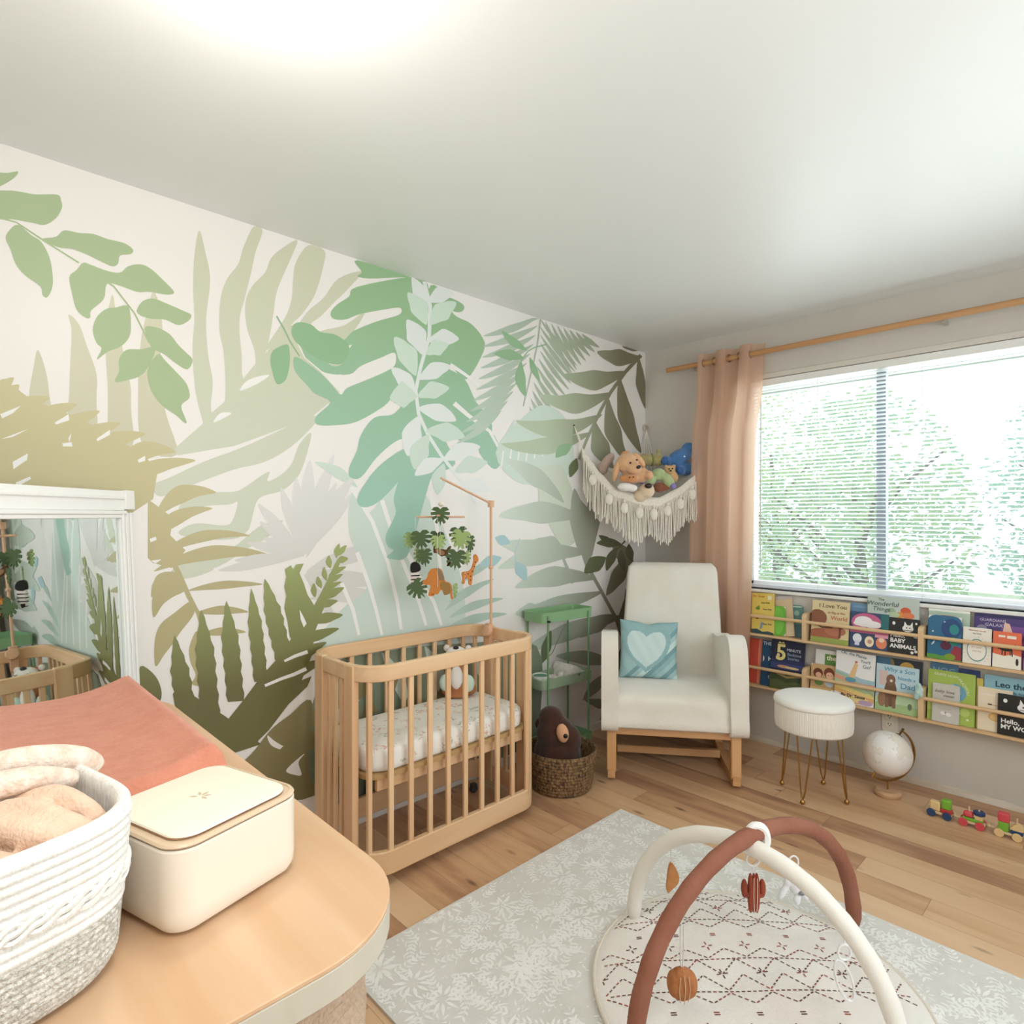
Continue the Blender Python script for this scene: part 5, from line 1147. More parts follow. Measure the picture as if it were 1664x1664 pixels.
tb(.116, .186, -.014, .014, .024, .037, 'g')
tb(.118, .152, -.014, .014, .037, .062, 'r', bv=.008); MB().tube([(.138, 0, .05), (.138, 0, .082)], .003, 8).build('peg', tm['w'], tt)
tb(.158, .186, -.014, .014, .037, .056, 'n'); MB().prism([(.150, 0), (.161, .018), (.184, .018), (.195, 0), (.184, -.018), (.161, -.018)], .056, .073, 'xy').build('block', tm['b'], tt, bevel=.003); MB().tube([(.172, 0, .07), (.172, 0, .078)], .0035, 8).build('peg', tm['w'], tt)
tb(.238, .272, -.015, .015, .024, .062, 'g'); tb(.236, .274, -.016, .016, .062, .098, 'r', bv=.004)
tb(.277, .318, -.015, .015, .024, .041, 'b'); MB().prism(spline([(.280, .041), (.280, .050), (.290, .062), (.300, .066), (.310, .062), (.317, .050), (.317, .041)], 4), -.014, .014).build('block', tm['n'], tt, bevel=.002)
MB().tube([(.298, 0, .06), (.298, 0, .088)], .003, 8).build('peg', tm['w'], tt)
# ------------------------------------------------------------------ curtain and rod
rod = thing('curtain_rod', 'long round wooden curtain rod above the window', 'curtain rod', (0, 0, 0))
MB().tube([(.222, -.085, 2.268), (3.0, -.085, 2.268)], .0155, 16).build('pole', wood('CF9E6E', 'B98554', 'x', 10), rod)
for x in (.40, 1.7, 2.9): MB().box(x-.008, x+.008, -.075, 0, 2.245, 2.262).build('bracket', mat('B9B2A6', .5), rod)
cm = mat('EBC7AE', .85, trans=.55, alpha=.88, bump=.2, bs=200)
ctn = thing('sheer_curtain', 'sheer peach grommet curtain gathered at the left end of the rod', 'curtain', (0, 0, 0))
def curt(u, v):
    z = .012+(2.325-.012)*v
    xl = .452-.055*(1-v)**.8; xr = .842-.085*(1-v)**.7
    x = xl+(xr-xl)*u
    ph = u*2*PI*2.6
    q = min(1, max(0, (2.08-z)/.30)); q = q*q*(3-2*q)
    am_ = (.034+.004*math.cos(v*2))*(1-.30*q)
    return (x+.010*math.sin(ph*2+.5), -.084-.048*q-am_*math.cos(ph)+.003*math.sin(9*v+ph), z)
MB().grid(curt, 130, 50).build('fabric', cm, ctn, smooth=80)
for k in (0, 1, 2, 3, 4, 5, 6):
    u = (k+.5)/6.6
    if u > .97: break
    x, y, z = curt(u, .975)
    MB().tube([(x, -.085+.022*math.cos(2*PI*i/20), 2.268+.022*math.sin(2*PI*i/20)) for i in range(20)], .0025, 6, closed=True).build('grommet', mat('9B8F80', .3, 1), ctn)
# outlet
ol = thing('wall_outlet', 'beige two socket outlet plate low on the window wall above the globe', 'outlet', (1.463, 0, .292))
MB().box(-.036, .036, -.006, 0, -.058, .058).build('cover_plate', mat('E8E2D2', .35), ol, bevel=.002)
for dz in (.020, -.020):
    MB().prism(rrect(-.017, .017, dz-.014, dz+.014, .006), -.008, -.0055).build('socket', mat('F0EBDD', .3), ol)
    s_ = MB(); s_.box(-.008, -.005, -.0085, -.0079, dz-.002, dz+.007); s_.box(.005, .008, -.0085, -.0079, dz-.002, dz+.007); s_.prism(circ(0, dz-.008, .003, 10), -.0085, -.0079); s_.build('socket_slots', mat('2A2622', .6), ol, smooth=0)
# ------------------------------------------------------------------ wall book shelves
def shelf(z, label):
    s = thing('wall_bookshelf', label, 'bookshelf', (0, 0, z), group=None)
    wx = wood('E6C69C', 'DAB485', 'x', 10)
    for x0, x1 in ((.711, 1.065), (1.087, 1.604), (1.626, 2.143)):
        MB().box(x0, x1, -.092, -.001, 0, .012).build('shelf_board', wx, s, bevel=.001)
        MB().tube([(x0-.004, -.086, .112), (x1+.004, -.084, .112)], .0092, 12).build('rail', wx, s)
    for x in (.700, 1.076, 1.615, 2.154):
        pr = [(-.094, -.001), (-.094, .135)]+[(-.094+.034*(1-math.cos(a)), .135+.022*math.sin(a)) for a in [PI/2*i/6 for i in range(1, 7)]]+[(-.001, .157), (-.001, -.001)]
        MB().prism(pr, x-.0115, x+.0115, 'yz').build('post', wood('E6C69C', 'DAB485', 'z', 12), s, bevel=.002)
    return s
shelf(.640, 'long pine wall bookshelf just under the window sill, upper of two')
shelf(.343, 'long pine wall bookshelf near the floor, lower of two, behind the stool')
TILT = .15
UP, LO = .6525, .3555
paper = mat('F3EFE4', .8)
GRP = {UP: 'picture books on the upper wall bookshelf', LO: 'picture books on the lower wall bookshelf'}
def book(label, x0, x1, h, zb, layer, cover, art=(), texts=(), th=.009, lean=0, rr=.004, cat='book', name='picture_book', dz=0, tilt=TILT):
    w_ = x1-x0; yb = (-.072, -.060, -.048, -.037)[layer]
    b = MB(); o = rrect(-w_/2, w_/2, 0, h, rr, 3)
    b.prism(o, -th/2, -th/2+.0015); b.prism(o, th/2-.0015, th/2); b.box(-w_/2, -w_/2+.0015, -th/2, th/2, 0, h)
    b.cur = 1; b.box(-w_/2+.0016, w_/2-.002, -th/2+.0016, th/2-.0016, .002, h-.002)
    mats = [mat(cover, .42), paper]; hx = []
    def cl(p): return (max(-.5, min(.5, p[0]))*w_, max(0, min(1, p[1]))*h)
    for i, (c, pts) in enumerate(art):
        if c not in hx: hx.append(c); mats.append(mat(c, .45))
        b.cur = 2+hx.index(c); b.flat([cl(p) for p in pts], -th/2-.0004-.00005*i)
    o = b.build(name, mats, None, smooth=0, loc=((x0+x1)/2, yb, zb+dz), rot=(-tilt, lean, 0))
    tag(o, label, cat, GRP[zb])
    for t in texts:
        s, fx, fz, sz, c = t[:5]; k = t[5] if len(t) > 5 else {}
        text(s, sz, c, o, (fx*w_, -th/2-.0012, fz*h), rot=(PI/2, -k.pop('ang', 0) if k else 0, 0), **k)
    return o
def el(cx, cy, rx, ry=None, n=18): return circ(cx, cy, rx, n, ry or rx)
def rc_(x0, y0, x1, y1): return [(x0, y0), (x1, y0), (x1, y1), (x0, y1)]
def hill(y0, y1, y2, base=0): return [(-.5, base), (.5, base), (.5, y2), (.25, (y1+y2)/2+.03), (0, y1), (-.25, (y0+y1)/2+.04), (-.5, y0)]
# upper shelf, bay 1
book('yellow fish book at the left end of the upper shelf, beside the curtain', .775, .905, .232, UP, 0, 'E2C763',
     [('2F4A52', hill(.10, .05, .03)), ('6E8F3A', el(-.22, .62, .10, .04)), ('7FA044', el(-.18, .66, .05, .03)), ('7A93A8', [(-.12, .10), (-.02, .14), (.03, .27), (-.04, .30), (-.10, .22)]), ('A4552E', el(-.25, .38, .07, .03)), ('F1E8C8', rc_(.22, .84, .40, .94))],
     [('One Fish', .12, .76, .014, '3A2E1E'), ('Two Fish', .20, .60, .014, '3A2E1E'), ('Red Fish', .16, .42, .014, '3A2E1E'), ('Blue Fish', .22, .24, .014, '2B3A55'), ('Dr. Seuss', -.18, .92, .018, 'D0673A', dict(shear=.2))], lean=-.05)
book('bright green rounded board book tucked behind the yellow fish book', .885, .965, .165, UP, 1, '6FB63C', [('7CC44A', el(0, .5, .42, .44))], rr=.02, lean=-.06)
book('plain tan book leaning left, right of the green board book', .915, 1.010, .222, UP, 2, 'D9BE98', [('C8B7B4', [(-.5, .93), (-.1, .91), (.5, .94), (.5, 1), (-.5, 1)]), ('E2C9A6', hill(.5, .4, .3))], lean=-.13)
book('dark teal board book at the right end of the first upper bay', .990, 1.050, .178, UP, 3, '5C8580', [('8FB0A4', el(-.05, .75, .25, .08)), ('4A6A70', rc_(-.5, 0, .5, .4)), ('B9CDBF', rc_(-.4, .93, .4, .97))], rr=.012, lean=-.05)
# bay 2
book('tan picture book titled I Love You as Big as the World with an orange-brown bear', 1.103, 1.290, .222, UP, 0, 'E0CDA0',
     [('8E5A42', el(-.34, .58, .26, .20)), ('A8644A', el(-.15, .18, .45, .16)), ('B8765A', el(.15, .30, .28, .12)), ('6E4230', [(-.45, .42), (-.2, .34), (.1, .36), (.05, .40), (-.2, .38), (-.44, .47)]), ('9AA956', rc_(-.5, 0, .5, .12)), ('7A4632', [(.24, .15), (.30, .15), (.31, .36), (.38, .42), (.22, .42), (.25, .34)])],
     [('I Love You', .06, .88, .031, '6B4A3A'), ('as Big as the', .16, .73, .017, 'A8664A'), ('World', .24, .60, .030, 'C05A40')])
book('slim blue book mostly hidden behind the cloud book in the second upper bay', 1.285, 1.368, .222, UP, 2, '6E93B5', [('7FA3C2', rc_(-.4, .9, .4, .94))])
book('pink and navy picture book with a white cloud and small animals on its cover', 1.297, 1.472, .182, UP, 0, '36466A',
     [('C9658F', rc_(-.5, .42, .5, .50)), ('C9658F', el(-.08, .72, .40, .26)), ('F1EEF0', el(-.15, .74, .24, .15)), ('F1EEF0', el(.08, .68, .24, .10)), ('F1EEF0', el(-.28, .68, .14, .07)), ('2E6F73', rc_(.30, .55, .5, 1)), ('E9ECF2', el(-.30, .26, .12, .13)), ('D7DBEA', rc_(-.36, .06, -.24, .2)), ('F3E3C6', el(.02, .20, .12, .15)), ('C99A78', el(.03, .20, .06, .06)), ('E58B66', el(.33, .2, .14, .16)), ('F6D9BE', el(.33, .28, .07, .06)), ('E7A3B8', rc_(.16, .34, .5, .42))])
book('pale grey-green picture book with orange flowers, tallest on the upper shelf', 1.372, 1.598, .270, UP, 2, 'C3CFC9',
     [('D9653F', el(.25, .76, .10, .07)), ('E59A4A', el(.14, .68, .08, .06)), ('E3855A', el(.30, .68, .12, .06)), ('9CB79A', el(-.02, .75, .08, .05)), ('B9CBA8', el(.04, .68, .10, .05)), ('D2DCD6', rc_(-.5, 0, .5, .6))],
     [('The', -.22, .94, .018, '4E6660'), ('Wonderful', -.20, .86, .032, '4E6660', dict(shear=.15)), ('Things', -.22, .76, .030, '4E6660', dict(shear=.15))], tilt=.045)
def blackbook(label, x0, x1, zb, ttl, h=.155):
    return book(label, x0, x1, h, zb, 0, '1B1918', [('F0EEEA', el(.14, .72, .18, .10)), ('F0EEEA', [(.0, .74), (.03, .92), (.12, .80)]), ('F0EEEA', [(.20, .80), (.28, .92), (.30, .74)]), ('1B1918', el(.10, .74, .02, .02)), ('1B1918', el(.20, .74, .02, .02)), ('1B1918', rc_(.02, .66, .28, .675)), ('F0EEEA', el(-.32, .84, .05, .05)), ('F0EEEA', el(.40, .88, .035, .03)), ('F0EEEA', el(.40, .52, .08, .05)), ('F0EEEA', el(.30, .06, .05, .04)), ('F0EEEA', el(.42, .10, .05, .04))], ttl)
blackbook('black board book titled Hello, Baby Animals with white animal drawings', 1.470, 1.602, UP,
          [('Hello,', -.42, .50, .026, 'F4F2EE', dict(align='LEFT', bold=.0006)), ('BABY', -.42, .35, .027, 'F4F2EE', dict(align='LEFT', bold=.0008)), ('ANIMALS', -.42, .19, .027, 'F4F2EE', dict(align='LEFT', bold=.0008))], .172)
# bay 3
book('pale mint picture book with a red-brown arch, at the back of the third upper bay', 1.632, 1.795, .232, UP, 2, 'B9CDB8', [('EDF1E8', rc_(-.5, .95, .5, 1)), ('C4704F', [(-.3, .78), (.2, .78), (.1, .88), (-.15, .88)]), ('C9B06A', rc_(-.5, .66, 0, .78))])
book('round-topped blue space board book with stars and a coloured rocket in the third upper bay', 1.636, 1.770, .205, UP, 0, '2F6C93',
     [('5C9A3E', rc_(-.5, 0, .5, .10)), ('24678A', el(-.1, .30, .34, .22)), ('274B80', el(.20, .72, .30, .22)), ('2D8A8F', el(.28, .70, .14, .12)), ('9B3140', [(.1, .02), (.5, .02), (.5, .3), (.3, .34)]), ('7E9A2F', el(.18, .08, .16, .07)), ('5A1F3E', el(.05, .32, .16, .10)), ('1F8A6B', el(.28, .44, .14, .10)), ('EFF2F4', el(-.34, .62, .025, .02)), ('EFF2F4', el(-.2, .44, .02, .015)), ('EFF2F4', el(0, .86, .02, .015)), ('DCE4EA', [(-.38, .30), (-.30, .34), (-.26, .42), (-.33, .38)]), ('E8E2D2', [(.05, .40), (.2, .44), (.3, .52), (.18, .5)])], rr=.03)
book('purple picture book about a galaxy standing at the back right of the third upper bay', 1.812, 1.990, .235, UP, 2, '4B3A78',
     [('7A4E96', rc_(.05, 0, .5, .78)), ('9C6FB2', rc_(-.2, .3, .5, .5)), ('EFC4B0', [(.06, .5), (.34, .5), (.22, .82), (.12, .84)]), ('2E2A5C', rc_(-.5, .92, .5, 1)), ('8C8AA0', el(-.34, .66, .12, .10))],
     [('GUARDIANS', -.12, .86, .017, 'D9D4E6'), ('GALAXY', -.06, .77, .020, 'D9D4E6')])
rays = []
for k in range(22):
    a = 2*PI*k/22; c_, s_ = math.cos(a), math.sin(a)
    rays.append((('D98F7A', '9AB8A8')[k % 2], [(c_*.40-s_*.008, .38+s_*.34-c_*.008*.0), (c_*.48, .38+s_*.37+.006), (c_*.48+s_*.008, .38+s_*.37-.006)]))
book('white board book with a sunburst and wavy circle, left of the orange cat book', 1.775, 1.880, .165, UP, 0, 'F1ECE0', rays+[('6E9C93', el(0, .38, .35, .31)), ('F4F0E6', el(0, .38, .32, .28))],
     [('Wherever you go', 0, .92, .009, 'C06A58'), ('my love', 0, .84, .010, '4A6A66'), ('for your', 0, .46, .011, 'C06A58'), ('journey', 0, .36, .011, 'C06A58')])
book('orange and cream board book with a black cat walking, right of the sunburst book', 1.885, 1.985, .160, UP, 0, 'E9724C',
     [('F2EDDD', [(-.5, 0), (.5, 0), (.5, .36), (.2, .40), (-.1, .33), (-.5, .38)]), ('1E1B1A', el(-.02, .52, .22, .055)), ('1E1B1A', el(-.26, .55, .07, .04)), ('1E1B1A', rc_(-.18, .36, -.14, .5)), ('1E1B1A', rc_(-.08, .35, -.04, .5)), ('1E1B1A', rc_(.1, .36, .14, .5)), ('1E1B1A', [(.17, .34), (.21, .34), (.20, .52), (.15, .52)]), ('1E1B1A', [(.18, .54), (.30, .66), (.28, .68), (.14, .58)]), ('1E1B1A', el(.36, .20, .05, .10)), ('F4EADC', rc_(.0, .82, .32, .90)), ('F4EADC', rc_(-.3, .84, -.06, .90))])
book('red book at the right edge of the picture on the upper shelf', 1.992, 2.10, .150, UP, 1, 'B83A3C', [('C9A85E', rc_(-.5, 0, .5, .35))])
# lower bay 1
book('thin red and white book at the left end of the lower shelf', .735, .845, .255, LO, 2, 'C9533F', [('E38B72', rc_(.05, .0, .3, 1)), ('EFE6DA', rc_(.32, 0, .5, 1))])
book('dark blue picture book with white capitals, left of the five minute stories book', .820, .935, .256, LO, 1, '1D4A6B', [('EDEDED', [(-.42, .52), (-.36, .56), (-.36, .62), (-.42, .66)]), ('A8332E', el(-.4, .36, .06, .05))],
     [('THE C', -.13, .93, .026, 'E4EAF0'), ('T', .02, .73, .022, 'E4EAF0'), ('H', -.06, .60, .032, 'F0F2F4', dict(bold=.001)), ('D', -.05, .2, .022, 'DCE6EE')])
book('dark navy book titled 5 Minute Bedtime Stories with a big yellow five', .880, 1.062, .270, LO, 0, '20233F',
     [('3B4478', rc_(-.5, .42, .5, .54)), ('2A3158', rc_(-.5, .54, .5, .62)), ('C99C70', el(-.1, .47, .20, .03)), ('D8C08A', el(.15, .46, .22, .025)), ('3E4A2E', hill(.36, .30, .34)), ('A8925C', [(-.45, .33), (0, .24), (.45, .30), (.45, .34), (0, .29), (-.42, .37)]), ('566038', hill(.18, .15, .18)), ('E8C89A', el(-.28, .69, .05, .04)), ('E9D77E', [(-.3, .94), (-.26, .98), (-.2, .95), (-.14, .98), (-.1, .94)])],
     [('5', -.20, .74, .125, 'EBD98A', dict(bold=.002)), ('MINUTE', .18, .82, .021, 'D9DDE6'), ('Bedtime', .20, .73, .023, '9FB2C8'), ('Stories', .18, .65, .023, '9FB2C8')])
# lower bay 2
book('white book with a green square, behind the cartoon children book', 1.110, 1.285, .248, LO, 2, 'E6E8E2', [('5F8A3F', rc_(-.22, .30, .5, .92))], [('the of', .08, .84, .036, 'F2EFD8', dict(bold=.0008))])
book('tan picture book with cartoon brown-haired children at the left of the second lower bay', 1.095, 1.250, .172, LO, 1, 'CDA97A',
     [('6B3A28', el(-.26, .72, .16, .15)), ('E3B190', el(-.24, .66, .10, .09)), ('7A3F2A', el(.10, .76, .17, .17)), ('EDB898', el(.12, .68, .12, .11)), ('2A1E1A', el(.08, .69, .015, .018)), ('2A1E1A', el(.17, .69, .015, .018)), ('8A4E36', el(.40, .64, .10, .10)), ('E9B896', el(.41, .60, .06, .06)), ('6D9A55', el(-.22, .44, .14, .10)), ('C8D8DC', el(.12, .46, .16, .12)), ('E2C07E', rc_(-.5, 0, .5, .28)), ('F0EEEA', el(.26, .16, .10, .12))], rr=.02)
rb_ = []
for k, c in enumerate(('E9B872', 'EFD889', 'B9CFA0', 'E7A58A', 'A9C6D2')):
    y = .10+.085*k
    rb_.append((c, [(-.5, y+.10), (-.1, y+.03), (.25, y-.03 if y > .05 else 0), (.5, y-.02), (.5, y+.06), (.2, y+.07), (-.1, y+.12), (-.5, y+.19)]))
book("white picture book titled Oh, the Places You'll Go! with pastel rainbow bands", 1.222, 1.408, .262, LO, 0, 'F3F1F0',
     rb_+[('A8C5A0', [(-.5, .55), (-.1, .48), (.5, .2), (.5, .24), (-.1, .53), (-.5, .60)]), ('E8B58C', el(0, .10, .46, .09)), ('F0DC9C', el(.05, .10, .34, .06)), ('C5A6C4', el(.3, .06, .18, .05)), ('E9C58F', [(-.16, .50), (.0, .50), (.08, .78), (.0, .80)]), ('5FA3B5', el(-.10, .46, .14, .05)), ('D26A56', rc_(.0, .80, .06, .84))],
     [('Oh, the Places', -.04, .955, .021, '2F6675', dict(ang=-.12)), ("You'll", .26, .845, .020, '2F6675', dict(ang=-.1)), ('Go!', .30, .75, .026, '2F6675'), ('By Dr. Seuss', -.02, .15, .022, '2A2522', dict(bold=.0006))])
book('dark navy book with a yellow moon behind the bear book in the second lower bay', 1.405, 1.606, .258, LO, 2, '2B3440', [('4D7C9A', rc_(-.5, .86, -.16, 1)), ('D9AE55', el(.18, .84, .16, .12)), ('9A7A4E', [(-.14, .8), (-.06, .8), (-.12, .98), (-.18, .98)])])
book('light blue picture book titled Why a Son Needs a Dad with two brown bears', 1.414, 1.598, .228, LO, 0, 'C3DCE6',
     [('A8C68C', hill(.16, .18, .16)), ('BFD9B0', [(-.5, .18), (.5, .18), (.5, .36), (0, .42), (-.5, .3)]), ('D9C2BC', rc_(-.42, .55, -.22, .86)), ('7B5A44', el(-.14, .40, .15, .30)), ('866450', el(-.14, .68, .11, .12)), ('E9DCC8', el(-.13, .66, .035, .03)), ('A07C60', el(-.34, .24, .10, .16)), ('8A6A52', rc_(-.26, .08, -.18, .3)), ('8A6A52', rc_(-.09, .08, -.01, .3)), ('6E7A62', el(.32, .17, .05, .07))],
     [('Why a Son', .05, .90, .030, '4C9DC2', dict(shear=.1)), ('Needs a', .22, .74, .023, '4C9DC2', dict(shear=.1)), ('Dad', .26, .58, .038, '3E8FB8')])
# lower bay 3
book('blue book with white lettering at the back left of the third lower bay', 1.636, 1.748, .268, LO, 3, '5C8FB8', [], [('NOG', 0, .86, .040, 'A9CBE0')])
book('dark navy book at the back middle of the third lower bay', 1.750, 1.832, .256, LO, 3, '2E4480', [('24376B', rc_(-.5, 0, .5, .8))])
book('lime green picture book with curved title and dots in the third lower bay', 1.634, 1.818, .238, LO, 1, 'A9C35A',
     [('BCD06E', rc_(-.5, .2, -.1, .5)), ('6FA6BE', el(.10, .60, .22, .17)), ('DCE9EA', el(.02, .60, .18, .15)), ('C3D678', el(.3, .25, .1, .08)), ('E4EDC0', el(.18, .22, .03, .02)), ('E4EDC0', el(.36, .12, .03, .02)), ('E4EDC0', el(.12, .08, .03, .02)), ('E4EDC0', el(.3, .36, .025, .02))],
     [('GUESS HOW', -.1, .91, .017, 'F2F6DC', dict(ang=-.06)), ('MUCH', .24, .80, .016, 'F2F6DC', dict(ang=-.9)), ('YOU', .34, .66, .016, 'F2F6DC', dict(ang=-1.3))])
book('small pale grey fabric book with faint handwriting in front of the lime green book', 1.655, 1.762, .178, LO, 0, 'CBC8C0', [('B8B4AC', el(-.02, .36, .28, .01)), ('EDEBE6', el(-.08, .24, .10, .05)), ('EDEBE6', el(.12, .22, .10, .05)), ('A39E96', el(0, .26, .03, .03))],
     [('baby love', -.05, .80, .020, '8A7068', dict(shear=.4)), ('sweet', .10, .70, .018, '8A7068', dict(shear=.4))], rr=.01)
tb_ = MB()
for i, (dx, dz, r) in enumerate(((0, 0, .014), (.004, .028, .012), (-.006, -.022, .012), (.014, .012, .010), (.012, -.012, .010))): tb_.ell((dx, 0, dz), (r, r*.7, r*1.5))
tag(tb_.build('fabric_tab_toy', mat('A9CFCB', .9, var='C9E0DA', vs=50), None, voxel=.003, loc=(1.607, -.108, .487)), 'small mint fabric toy draped over the lower shelf rail by a post', 'toy')
book('yellow spined book behind the lion book in the third lower bay', 1.820, 1.845, .225, LO, 2, 'D3C25A')
book('light blue book titled Leo the Lion at the right edge of the lower shelf', 1.848, 2.085, .248, LO, 2, '8FC0CF',
     [('4E8F80', hill(.40, .52, .5)), ('6B4230', el(-.05, .56, .16, .14)), ('B85A44', el(-.06, .54, .07, .06)), ('8A5A40', el(.05, .4, .2, .2))],
     [('Leo the Lion', .06, .85, .036, '26424E', dict(bold=.0007)), ('Finds his Roar', .06, .73, .019, '2F5560')])
book('cream board book with a paintbrush and lemon shape, left of the black board book', 1.828, 1.952, .192, LO, 1, 'EFDFC4', [('E2B66A', el(.05, .34, .24, .10)), ('EAC98A', el(.05, .34, .18, .07)), ('7A4E3A', rc_(-.2, .60, -.08, .635)), ('D8B48E', rc_(-.08, .60, .3, .62)), ('F3E8D4', rc_(-.38, .82, .3, .86))])
blackbook('black board book titled Hello, My World with white bird drawings at the picture edge', 1.902, 2.050, LO,
          [('Hello,', -.42, .34, .027, 'F4F2EE', dict(align='LEFT', bold=.0006)), ('MY WORLD', -.42, .20, .026, 'F4F2EE', dict(align='LEFT', bold=.0008))], .178)
# ------------------------------------------------------------------ macrame hammock and plush toys
hm = thing('macrame_toy_hammock', 'cream macrame corner hammock with long fringe, hung between the two walls', 'hammock', (0, 0, 0))
def HF(s):
    k = .10*math.sin(PI*s); return (min(.452, .015+.475*s+k*.8), -.75+.738*s-k*.6)
HZ = [(0, 1.80), (.05, 1.718), (.098, 1.650), (.158, 1.578), (.258, 1.486), (.446, 1.439), (.556, 1.433), (.70, 1.489), (.844, 1.567), (.93, 1.65), (1, 1.72)]
def hz(s):
    for (a, za), (b_, zb_) in zip(HZ, HZ[1:]):
        if s <= b_: t = (s-a)/(b_-a); t = t*t*(3-2*t)*.35+t*.65; return za+(zb_-za)*t
    return 1.8
rope = mat('F2ECE0', .95, var='E8E0D2', vs=90, bump=.8, bs=300)
def belly(u, v):
    s = .04+.92*u; x, y = HF(s); z = hz(s)
    if s < .6: bxp, byp = .026, min(-.03, -.72+1.15*s)
    else: bxp, byp = .026+1.1*(s-.6), -.026
    zb_ = 1.53+.16*abs(2*s-1)
    X = x+(bxp-x)*v; Y = y+(byp-y)*v; Z = z+(zb_-z)*v-.09*math.sin(PI*v)*math.sin(PI*u)
    return (X, Y, Z)
MB().grid(belly, 40, 14).build('net', rope, hm, smooth=80, solid=.003)
eb = MB()
eb.tube([(*HF(.04+.92*i/60), hz(.04+.92*i/60)) for i in range(61)], .0042, 8); eb.build('edge_rope', rope, hm)
bd = MB()
def bandf(u, v):
    s = .04+.92*u; x, y = HF(s); dr_ = .052+.020*abs(math.sin(u*PI*7)); return (x+.003, y-.003, hz(s)-dr_*v)
bd.grid(bandf, 140, 4).build('crochet_band', rope, hm, smooth=80, solid=.003)
random.seed(5); fg = MB()
for i in range(112):
    u = (i+.5)/112; s = .045+.91*u; x, y = HF(s); z0 = hz(s)-.045; ln_ = .215+.03*math.sin(u*PI*7)+random.uniform(-.025, .02)
    if u > .95 or u < .03: ln_ *= .9
    j = random.uniform(-.006, .006); k = random.uniform(-.005, .005); q = random.uniform(0, 6)
    pts = [(x+.006+.0015*math.sin(q+t*5)+j*t, y-.006+.0015*math.cos(q+t*4)-j*t+k*t, z0-ln_*t) for t in (0, .2, .4, .6, .8, .96, 1)]
    fg.tube(pts, [.0027, .0027, .0026, .0026, .0026, .0040, .0018], 5)
tag(fg.build('fringe', rope, hm, smooth=60), kind='stuff')
for u in (.075, .19, .30, .41, .52, .63, .74, .85):
    s = .04+.92*u; x, y = HF(s); z0 = hz(s)-.098
    tm_ = MB(); tm_.ell((x+.012, y-.012, z0), (.024, .012, .034), rot=Matrix.Rotation(PI/4, 3, 'Z').to_euler()); tm_.ell((x+.011, y-.011, z0+.042), (.011, .008, .012)); tm_.build('knotted_leaf', rope, hm, noise=(.004, .01))
hd = MB(); a = (.004, -.752, 1.866); b_ = (*HF(.04), 1.735)
for o_ in (-.004, 0, .004): hd.tube([a, ((a[0]+b_[0])/2+.004, (a[1]+b_[1])/2+o_*2, (a[2]+b_[2])/2), (b_[0], b_[1]+o_, b_[2])], .0022, 6)
hd.build('hanging_cord', rope, hm)
hd = MB()
for o_ in (-.05, -.025, 0, .025, .05): hd.tube([(.028, -.028, 1.905), (.04+o_*.3, -.045+o_*.3, 1.82), (.06+o_*.8, -.06+o_*.8, 1.60)], .0022, 6)
hd.build('hanging_cord', rope, hm)
hd = MB()
for o_ in (-.004, .004): hd.tube([(.46, -.006, 1.80), (HF(.96)[0]+o_, HF(.96)[1], hz(.96))], .0022, 6)
hd.build('hanging_cord', rope, hm)
MB().tube([(.026+.018*math.cos(2*PI*i/24)*.7, -.026+.018*math.cos(2*PI*i/24)*.7, 1.923+.020*math.sin(2*PI*i/24)) for i in range(24)], .004, 8, closed=True).build('hanging_ring', mat('C9B79A', .6), hm)
for p in ((.004, -.752, 1.868), (.46, -.006, 1.80), (.012, -.012, 1.943)): MB().ell(p, .005, 10).build('hook', mat('4A4642', .4, 1), hm)
GT = 'plush toys in the macrame hammock'
def plush(name, label, pos, blobs, h, parts=(), vox=.0045, rot=None, var=None, cat='plush toy', grp=GT):
    t = thing(name, label, cat, pos, F46, grp, rot=(0, 0, F46)); t.scale = (1.14, 1.14, 1.14)
    b = MB()
    for q in blobs:
        c, r = q[0], q[1]; e = Matrix.Rotation(math.radians(q[2]), 3, 'Y').to_euler() if len(q) > 2 else None
        b.ell(c, r, 14, rot=e)
    b.build('body', mat(h, .95, var=var or h, vs=40, bump=.6, bs=220, sheen=.4), t, voxel=vox)
    for nm, hh, bl in parts:
        for q in bl:
            MB().ell(q[0], q[1], 12, rot=Matrix.Rotation(math.radians(q[2]), 3, 'Y').to_euler() if len(q) > 2 else None).build(nm, mat(hh, .7 if nm not in ('eye', 'nose') else .25), t, smooth=80)
    return t
plush('plush_dog', 'tan plush dog with floppy ears and a black nose on the left of the hammock', (0.252, -0.559, 1.624),
      [((0, 0, .012), (.062, .055, .056)), ((.026, -.040, -.018), (.040, .032, .034)), ((.065, .02, -.045), (.050, .045, .045)), ((.105, -.01, -.050), (.024, .035, .026)), ((.02, .01, -.055), (.05, .045, .04))], 'E2B58C',
      [('ear', 'DDAE84', [((-.062, -.012, -.028), (.017, .022, .056), 12), ((.058, -.010, .030), (.018, .022, .046), -38)]), ('eye', '1E1815', [((.002, -.062, .010), .0055), ((.034, -.066, .024), .0055)]), ('nose', '1A1514', [((.042, -.072, -.012), (.013, .008, .009), -20)])], var='DBAA7F')
